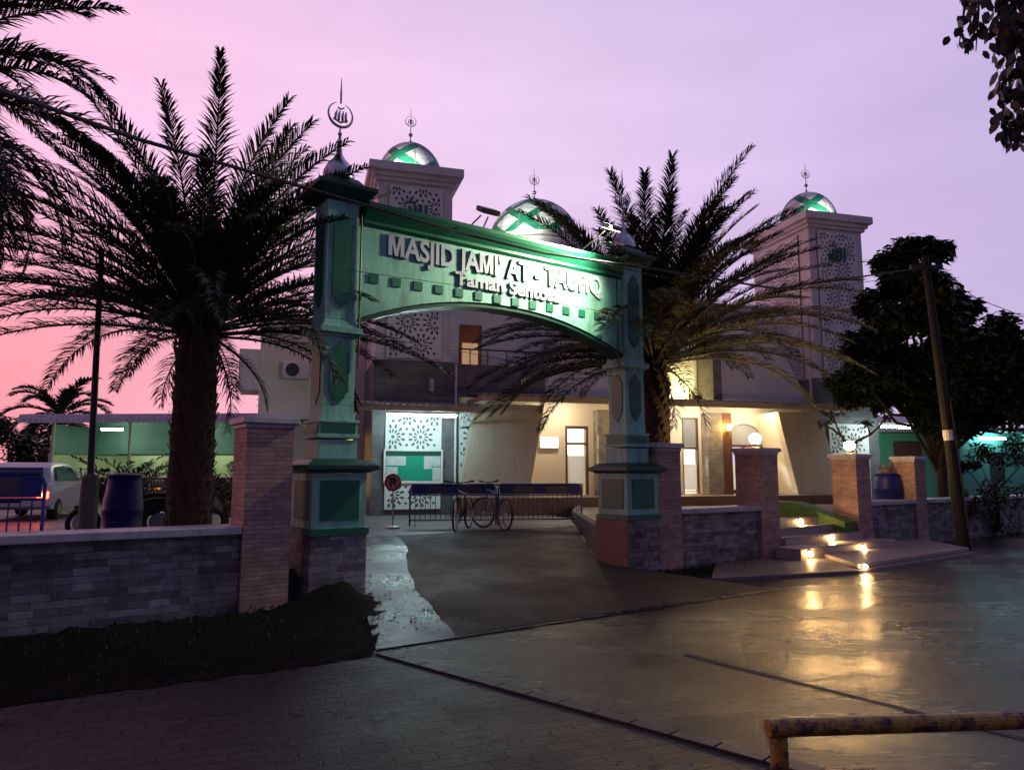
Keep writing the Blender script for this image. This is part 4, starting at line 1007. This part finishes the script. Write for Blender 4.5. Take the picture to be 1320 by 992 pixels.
def palm(loc,h,nf,L,label,tr=.30,seed=1,ll=.47,elmin=-.35,group='date palms by the gate',bias=None,name='date_palm',w=.025,droop=(1.0,1.7),dens=104):
    random.seed(seed); t=empty(name,loc,0,label,'palm tree',group)
    b=MB(); prof=[]; n=18
    b.tube([(0,0,-.1),(0,0,h*.3),(0,0,h*.7),(0,0,h+.3)],[tr*1.08,tr,tr*.95,tr*.8],14)
    rows=int(h/.13)
    for j in range(rows):
        z=.1+j*(h+.2)/rows
        for k in range(9):
            a=2*pi*(k+.5*(j%2))/9+j*.2; r=tr*.93; big=1+.9*max(0,(z/h-.55))
            c=Vector((cos(a),sin(a),0)); sd=Vector((-sin(a),cos(a),0)); o=c*r+Vector((0,0,z))
            ln=random.uniform(.10,.16)*big
            b.add([o-sd*.075,o+sd*.075,o+sd*.03+c*(.06*big)+Vector((0,0,ln)),o-sd*.03+c*(.06*big)+Vector((0,0,ln)),o-sd*.05+Vector((0,0,ln*.9)),o+sd*.05+Vector((0,0,ln*.9))],[(0,1,2,3),(3,2,5,4)])
    b.build('trunk',M['trunk'],t)
    c=MB()
    for i in range(nf):
        f=i/nf; el=elmin+(1.30-elmin)*(f**1.0); az=i*2.39996+random.uniform(-.25,.25)
        if bias: el+=bias(az)
        Lf=L*random.uniform(.82,1.08)*(1-.08*f); z=h-.25+.55*f
        frond(c,(cos(az)*tr*.6,sin(az)*tr*.6,z),az,el,Lf,random.uniform(*droop)*(1-.35*f),nl=int(dens*L/3.4),ll=ll,w=w,twist=random.uniform(-.25,.25))
    c.build('crown',M['frond'],t)
    if nf>30:
        c=MB()
        for i in range(4): frond(c,(cos(i*2.4)*tr*.8,sin(i*2.4)*tr*.8,h-.3),i*2.4+.3,-.55-.12*(i%4),L*random.uniform(.28,.42),.9,nl=34,ll=ll*.75,w=w*.8)
        c.build('dead_fronds',M['deadfrond'],t)
    return t
p=at(244,650,10.7); p.z=.45
palm(p,3.45,112,3.55,'big date palm with thick trunk behind the long stone wall',.31,3,elmin=.12,droop=(.65,1.2),ll=.43,w=.021,dens=112)
p=at(846,600,14.9); p.z=.66
palm(p,3.45,116,4.15,'big date palm with dark trunk behind the gate and brick pillar',.30,8,ll=.50,elmin=.2,droop=(.7,1.2),w=.021,dens=112,bias=lambda a:-.30*max(0,-cos(a))**2)
palm((-8.3,8.9,.45),6.25,84,3.3,'palm whose dark fronds hang into the picture at the upper corner',.28,5)
palm(tuple(at(75,560,44)*1)[:2]+(.0,),5.0,22,3.6,'distant feathery coconut palm behind the shed roof',.16,9,ll=.9,group='far palms',name='coconut_palm',w=.07,droop=(1.6,2.4))
for px,Y,l,s in ((150,13.0,'young palm seedling behind the blue drum',31),(176,14.2,'upright young palm seedling between drum and big palm',32),(292,13.2,'young palm seedling beside the tall brick pillar',33)):
    random.seed(s); p=at(px,650,Y); t=empty('palm_seedling',(p.x,p.y,.45),0,l,'young palm','young palms in the yard'); b=MB()
    for i in range(9): frond(b,(0,0,.5),i*2.4,.75+.07*i,1.35,1.0,nl=16,ll=.32,w=.03,stem=.012)
    b.build('fronds',M['frond'],t); b=MB(); b.tube([(0,0,0),(0,0,.6)],.06,8); b.build('stem',M['trunk'],t)

# ------------------------------------------------------------------ broadleaf trees
def leafcloud(b, c, rad, n, ls, flat=1.0):
    for _ in range(n):
        while True:
            q=Vector((random.uniform(-1,1),random.uniform(-1,1),random.uniform(-1,1)))
            if .2<q.length<1: break
        q=q*(.55+.45*random.random())
        p=Vector(c)+Vector((q.x*rad[0],q.y*rad[1],q.z*rad[2]))
        a=random.uniform(0,2*pi); d_=Vector((cos(a),sin(a),random.uniform(-1.1,.2))).normalized(); s=d_.cross(Vector((random.uniform(-.4,.4),random.uniform(-.4,.4),1))).normalized()
        l=ls*random.uniform(.7,1.3); w=l*.24
        m_=p+d_*l*.45+Vector((0,0,.03*l))
        b.add([p,m_-s*w,p+d_*l,m_+s*w],[(0,1,2,3)])
def tree(name,loc,label,h,limbs,clumps,ls,trunk_r,leafm,group='broadleaf trees and shrubs',nl=220):
    t=empty(name,loc,0,label,'tree' if 'shrub' not in name else 'shrub',group)
    b=MB(); b.tube([(0,0,-.1),(.05,0,h*.3),(0,.05,h*.6)],[trunk_r,trunk_r*.8,trunk_r*.55],9)
    for c,r in clumps: b.tube([(0,.03,h*random.uniform(.25,.55)),tuple(Vector(c)*.6+Vector((0,0,.1*h))),tuple(c)],[trunk_r*.45,trunk_r*.25,trunk_r*.08],6)
    b.build('trunk',M['bark'],t)
    cm=MB()
    for c,r in clumps:
        rr3=(r,r,r*.85) if not isinstance(r,tuple) else r
        for _ in range(5):
            o=Vector((random.gauss(0,1),random.gauss(0,1),random.gauss(0,1)))*.38
            leafcloud(cm,(c[0]+o.x*rr3[0],c[1]+o.y*rr3[1],c[2]+o.z*rr3[2]),(rr3[0]*.62,rr3[1]*.62,rr3[2]*.62),nl//5,ls)
    cm.build('crown',leafm,t)
random.seed(21)
TY=20.5
def rel(px,py,Y,base): return tuple(at(px,py,Y)-Vector(base))
base=at(1215,650,TY); base.z=.2; base=tuple(base)
cl=[]
for px,py,r in ((1172,330,.62),(1150,365,.75),(1195,360,.75),(1140,420,.85),(1185,410,1.0),(1225,420,.9),(1150,470,1.0),(1205,470,1.1),(1250,440,.7),(1265,475,1.0),(1300,470,.8),(1118,500,.5),(1165,498,.65),(1225,512,.8),(1280,505,.9),(1320,490,1.0),(1350,480,1.2),(1345,520,.7),(1118,455,.6),(1128,385,.5),(1235,390,.6),(1250,545,.55),(1105,480,.5),(1190,520,.5),(1150,505,.55),(1222,538,.5),(1265,530,.6),(1300,525,.55),(1310,455,.8),(1275,440,.6),(1210,545,.45),(1180,385,.6),(1160,345,.5),(1135,470,.8),(1100,450,.45),(1170,470,.9)):
    cl.append((rel(px,py,TY+random.uniform(-1.2,1.2),base),r*1.12))
tree('broadleaf_tree',base,'dense dark broadleaf tree behind the utility pole',5.5,0,cl,.26,.16,M['leaf'],nl=2300)
base=at(1285,660,19.5); base.z=.2; base=tuple(base); cl=[]
for px,py,r in ((1262,590,.42),(1300,585,.5),(1275,640,.6),(1310,640,.7),(1345,600,.8),(1330,570,.6),(1250,640,.4),(1272,680,.5),(1320,690,.6),(1245,600,.3)):
    cl.append((rel(px,py,19.3+random.uniform(-.6,.6),base),r))
tree('garden_shrub',base,'tall leafy shrub in front of the turquoise lit wall',2.0,0,cl,.13,.05,M['leaf'],nl=420)
# dark trees at the far side of the yard, behind the car
base=at(10,640,36); base.z=.3; base=tuple(base); cl=[]
for px,py,r in ((-30,555,1.3),(10,550,1.3),(35,575,1.2),(-20,600,1.6),(25,610,1.5),(60,600,1.3),(-60,570,1.5)): cl.append((rel(px,py,36+random.uniform(-1,1),base),r))
tree('broadleaf_tree',base,'dark brownish tree beyond the white car and shed',3.6,0,cl,.3,.14,M['leaf'],nl=700)
# overhanging branch at the upper corner
base=at(1440,900,6.2); base.z=0; base=tuple(base); random.seed(5)
t=empty('overhanging_tree',base,0,'near tree with hanging leafy branches in the upper corner of the sky','tree','broadleaf trees and shrubs')
b=MB(); cm=MB(); top=Vector(rel(1430,-120,6.2,base))
b.tube([(0,0,0),(.1,0,2.5),tuple(top)],[.16,.13,.09],9)
def hang(px0,py0,px1,py1,n,Y=6.0):
    a=Vector(rel(px0,py0,Y,base)); c=Vector(rel(px1,py1,Y,base)); b.tube([tuple(top),tuple(a+Vector((0,0,.1))),tuple(a.lerp(c,.6)),tuple(c)],[.03,.018,.01,.004],5)
    for i in range(n):
        f=random.random(); p=a.lerp(c,f)+Vector((random.gauss(0,.035),random.gauss(0,.06),random.gauss(0,.03)))
        az=random.uniform(0,2*pi); d_=Vector((cos(az)*.6,sin(az)*.6,-1)).normalized(); s=d_.cross(Vector((cos(az+1.3),sin(az+1.3),.1))).normalized()
        l=random.uniform(.09,.15); w=l*.27
        cm.add([p,p+d_*l*.3-s*w,p+d_*l*.7-s*w*.85,p+d_*l,p+d_*l*.7+s*w*.85,p+d_*l*.3+s*w],[(0,1,2,3),(0,3,4,5)])
for a in ((1250,-30,1236,60,38),(1265,-40,1258,66,34),(1290,-40,1302,130,70),(1310,-30,1290,165,80),(1325,-20,1315,190,90),(1345,0,1325,150,90),(1300,-40,1285,60,50),(1335,60,1305,175,70),(1360,40,1340,180,80),(1320,-30,1330,80,90)): hang(*a)
b.build('branches',M['bark'],t); cm.build('leaves',M['leaf2'],t)
# frangipani with bare forking limbs in front of the lattice
base=at(1100,640,18.6); base.z=.6
t=empty('frangipani_tree',tuple(base),0,'small bare forked frangipani tree in front of the lit lattice','tree')
b=MB(); f_=lambda px,py:tuple(at(px,py,18.6)-base)
for path,r in (([ (1108,680),(1104,600),(1096,580),(1085,562),(1072,552),(1060,548)],(.06,.055,.05,.035,.025,.02)),([(1096,580),(1105,568),(1122,560),(1133,550),(1140,540)],(.045,.035,.03,.025,.02)),([(1085,562),(1078,548),(1074,535)],(.03,.022,.018)),([(1122,560),(1118,548)],(.02,.014))): b.tube([f_(*q) for q in path],list(r),7)
b.build('limbs',M['bark'],t)
cm=MB()
for px,py in ((1060,546),(1074,533),(1141,538),(1118,546)): leafcloud(cm,f_(px,py-3),(.22,.22,.14),26,.2)
cm.build('leaves',M['leaf'],t)
# plant on the far drum
t=empty('potted_plant',pd+Vector((0,0,.96)),0,'pale leafy plant standing on the blue drum','plant'); cm=MB(); random.seed(3); leafcloud(cm,(0,0,.17),(.24,.24,.14),120,.09); cm.build('leaves',leaf_mat('pale_leaf',(.25,.22,.16),(.4,.36,.28)),t)
b=MB(); b.lathe([(.10,0),(.13,.12),(.14,.13)],n=14); b.build('pot',M['rust'],t)

# ------------------------------------------------------------------ utility pole, cables, barrier pipe
pu=at(1243,706,15.6); pu.z=0; pt=at(1192,330,15.6)
t=empty('utility_pole',pu,0,'leaning utility pole with a white band in front of the dark tree','pole')
b=MB(); b.tube([(0,0,-.1),tuple((pt-pu)*.5),tuple(pt-pu)],[.125,.10,.07],12); b.build('shaft',mat('pole_wood',(.018,.016,.015),.85,.4,6,.5,14),t)
k=(pt-pu); b=MB(); b.tube([tuple(k*.365),tuple(k*.40)],.112,12); b.build('white_band',M['white'],t)
b=MB(); b.box(-.35,.35,-.04,.04,-.05,.05); b.build('crossarm',M['dark'],t,loc=k*.96)
b=MB(); b.tube([(.07,-.12,0),tuple(k*.5+Vector((.06,-.105,0)))],.022,6); b.build('conduit',M['dark'],t)
def cable(label,pts,r,sag=0,name='cable'):
    P=[at(*p) for p in pts]; Qp=[]
    for a,c in zip(P,P[1:]):
        for i in range(10):
            f=i/10; q=a.lerp(c,f); q.z-=sag*4*f*(1-f); Qp.append(tuple(q))
    Qp.append(tuple(P[-1])); b=MB(); b.tube(Qp,r,6); o=b.build(name,M['ring'],smooth=True); return tag(o,label,'cable','overhead cables')
cable('thick black cable sagging across the palm and along the arch top',[(-60,95,4.6),(0,117,5.0),(180,180,6.2),(390,241,7.8),(600,302,9.6),(700,326,10.3),(830,345,11.2),(1000,372,13.0),(1192,345,15.6)],.019,.0)
cable('thin cable just above the arch cornice',[(300,205,9.0),(460,258,9.4),(640,306,10.2),(830,352,11.6),(980,384,13.2),(1192,352,15.6)],.006)
cable('thin wire across the letters of the gate sign',[(448,348,8.6),(620,372,9.7),(800,406,10.8),(960,420,12.2)],.004)
cable('thin wire through the arch opening',[(446,428,9.2),(560,446,10.4),(700,473,11.8),(800,486,12.2)],.005)
cable('single wire from the pole top to the sky beyond the tree',[(1192,340,15.6),(1260,385,15.2),(1330,412,15.0)],.008)
# yellow pipe barrier in the foreground
y0=at(1003,938,2.62); y1=at(1420,924,2.75)
t=empty('pipe_barrier',(y0.x,y0.y,0),0,'worn yellow pipe rail barrier standing in front of the wet road','barrier')
b=MB(); b.tube([(-.035,0,y0.z),tuple(Vector((y1.x-y0.x,y1.y-y0.y,y1.z)))],.030,16); b.build('rail',M['yellow'],t)
b=MB(); b.tube([(0,0,0),(0,0,y0.z-.026)],.030,16); b.build('post',M['yellow'],t)
b=MB(); b.tube([(1.55,.07,0),(1.55,.07,y0.z-.02)],.030,16); b.build('post',M['yellow'],t)
# TV aerial far off
p=at(334,540,30); t=empty('tv_aerial',p,0,'thin television aerial rising behind the shed roof','aerial')
b=MB(); b.tube([(0,0,-3),(0,0,1.1)],.02,6); b.build('mast',M['dark'],t)
b=MB()
for z in (.55,.8,1.0): b.tube([(-.16,0,z),(.2,0,z+.08)],.012,5)
b.build('elements',M['dark'],t)
# fire extinguisher by the side wing
t=empty('fire_extinguisher',Q(-.45,2.2,.45),0,'small red fire extinguisher standing by the side wing door','extinguisher')
b=MB(); b.lathe([(.09,0),(.095,.03),(.095,.42),(.07,.5),(.03,.54)],n=16); b.build('cylinder',M['red'],t,smooth=True)
b=MB(); b.tube([(0,0,.54),(0,0,.6),(.1,0,.62)],.015,6); b.build('valve',M['black'],t)

# ------------------------------------------------------------------ lamps that go with the fittings
def spot(name,loc,target,power,colr,size,blend=.6,rad=.05):
    l=bpy.data.lights.new(name,'SPOT'); l.energy=power; l.color=colr; l.spot_size=R(size); l.spot_blend=blend; l.shadow_soft_size=rad
    o=bpy.data.objects.new(name,l); col.objects.link(o); o.location=loc
    o.rotation_euler=(Vector(target)-Vector(loc)).to_track_quat('-Z','Y').to_euler(); return o
spot('gate_flood_lamp',G(1.42,-.98,5.36),G(.90,-.17,4.78),1950,(1,.97,.66),122,1.0,.13)
spot('gate_flood_spill',G(1.45,-.8,5.48),G(.8,2.2,6.4),90,(1,1,.5),90,.8,.08)
spot('upper_wall_flood_lamp',Q(10.75,.66,4.22),Q(10.2,1.3,4.9),230,(1,.88,.40),118,.7,.1)
for u,p_ in ((0,110),(15.1,90)): spot('dome_flood_lamp',Q(u+.7,-.15,10.92),Q(u+1.1,1.2,11.4),p_,(1,1,.86),110,.6,.06)
spot('main_dome_flood_lamp',Q(6.2,8.0,12.6),Q(8.3,11.0,13.4),500,(.9,1,.8),80,.7,.1)

# ------------------------------------------------------------------ sky and sun
w=bpy.data.worlds.new('World'); sc.world=w; w.use_nodes=True; n=w.node_tree
bg=n.nodes['Background']; tc=add(n,'ShaderNodeTexCoord'); sp=add(n,'ShaderNodeSeparateXYZ'); n.links.new(tc.outputs['Generated'],sp.inputs[0])
az=add(n,'ShaderNodeMath',operation='ARCTAN2'); n.links.new(sp.outputs[0],az.inputs[0]); n.links.new(sp.outputs[1],az.inputs[1])   # 0 ahead, + right
def ramp(src,els,lo,hi):
    mr=add(n,'ShaderNodeMapRange'); mr.inputs['From Min'].default_value=lo; mr.inputs['From Max'].default_value=hi; n.links.new(src,mr.inputs[0])
    cr=add(n,'ShaderNodeValToRGB'); cr.color_ramp.elements.remove(cr.color_ramp.elements[0])
    for i,(p,c) in enumerate(els):
        e=cr.color_ramp.elements[0] if i==0 else cr.color_ramp.elements.new(p)
        e.position=p; e.color=(*c,1)
    n.links.new(mr.outputs[0],cr.inputs[0]); return cr.outputs[0]
def s2l(r,g,b_): return tuple(((x/255)/12.92 if x/255<.04045 else (((x/255)+.055)/1.055)**2.4) for x in (r,g,b_))
# colours by direction: -180..180 deg; ahead = .5
low=ramp(az.outputs[0],[(0,s2l(110,95,140)),(.25,s2l(225,120,130)),(.40,s2l(238,150,160)),(.46,s2l(232,172,194)),(.5,s2l(222,182,212)),(.56,s2l(200,178,214)),(.62,s2l(186,172,212)),(.8,s2l(140,130,170)),(1,s2l(110,95,140))],-pi,pi)
high=ramp(az.outputs[0],[(0,s2l(100,95,140)),(.25,s2l(200,140,175)),(.41,s2l(234,184,216)),(.5,s2l(214,188,220)),(.58,s2l(192,172,214)),(.8,s2l(130,125,170)),(1,s2l(100,95,140))],-pi,pi)
zz=add(n,'ShaderNodeMapRange'); zz.inputs['From Min'].default_value=.10; zz.inputs['From Max'].default_value=.42; zz.interpolation_type='SMOOTHSTEP'; n.links.new(sp.outputs[2],zz.inputs[0])
mx=add(n,'ShaderNodeMix',data_type='RGBA'); n.links.new(zz.outputs[0],mx.inputs[0]); n.links.new(low,mx.inputs[6]); n.links.new(high,mx.inputs[7])
z2=add(n,'ShaderNodeMapRange'); z2.inputs['From Min'].default_value=.5; z2.inputs['From Max'].default_value=1; n.links.new(sp.outputs[2],z2.inputs[0])
m2=add(n,'ShaderNodeMix',data_type='RGBA'); n.links.new(z2.outputs[0],m2.inputs[0]); n.links.new(mx.outputs[2],m2.inputs[6]); m2.inputs[7].default_value=(*s2l(130,130,185),1)
# faint high cloud
cn=add(n,'ShaderNodeTexNoise'); cn.inputs['Scale'].default_value=2.2; cn.inputs['Detail'].default_value=5
mp=add(n,'ShaderNodeMapping'); mp.inputs['Scale'].default_value=(1,1,4.5); mp.inputs['Rotation'].default_value=(.12,.1,0); n.links.new(tc.outputs['Generated'],mp.inputs['Vector']); n.links.new(mp.outputs[0],cn.inputs['Vector'])
cm_=add(n,'ShaderNodeMapRange'); cm_.inputs['From Min'].default_value=.35; cm_.inputs['From Max'].default_value=.7; cm_.inputs['To Min'].default_value=.92; cm_.inputs['To Max'].default_value=1.05; n.links.new(cn.outputs['Fac'],cm_.inputs[0])
m3=add(n,'ShaderNodeMix',data_type='RGBA',blend_type='MULTIPLY'); m3.inputs[0].default_value=1; n.links.new(m2.outputs[2],m3.inputs[6]); n.links.new(cm_.outputs[0],m3.inputs[7])
dm=add(n,'ShaderNodeMapRange'); dm.interpolation_type='SMOOTHSTEP'; dm.inputs['From Min'].default_value=-.25; dm.inputs['From Max'].default_value=.75; dm.inputs['To Min'].default_value=.55; dm.inputs['To Max'].default_value=1.15
n.links.new(sp.outputs[1],dm.inputs[0]); n.links.new(dm.outputs[0],bg.inputs['Strength'])
n.links.new(m3.outputs[2],bg.inputs['Color'])
sl_=bpy.data.lights.new('sunset_sun','SUN'); sl_.energy=.22; sl_.angle=R(14); sl_.color=(1,.52,.45)
so=bpy.data.objects.new('sunset_sun',sl_); col.objects.link(so); so.rotation_euler=Vector((.92,-.30,-.16)).to_track_quat('-Z','Y').to_euler()

# ------------------------------------------------------------------ camera
ca=bpy.data.cameras.new('camera'); ca.sensor_width=36; ca.lens=FPX/1320*36; ca.clip_end=2000; ca.clip_start=.05
co=bpy.data.objects.new('camera',ca); col.objects.link(co); co.location=(0,0,EYE); co.rotation_euler=(pi/2+TH,0,0); sc.camera=co
sc.render.engine='CYCLES'
sc.view_settings.view_transform='Standard'; sc.view_settings.look='None'; sc.view_settings.exposure=.12; sc.view_settings.gamma=1
sc.cycles.max_bounces=6; sc.cycles.diffuse_bounces=3; sc.cycles.glossy_bounces=3; sc.cycles.sample_clamp_indirect=4
sc.cycles.use_denoising=True
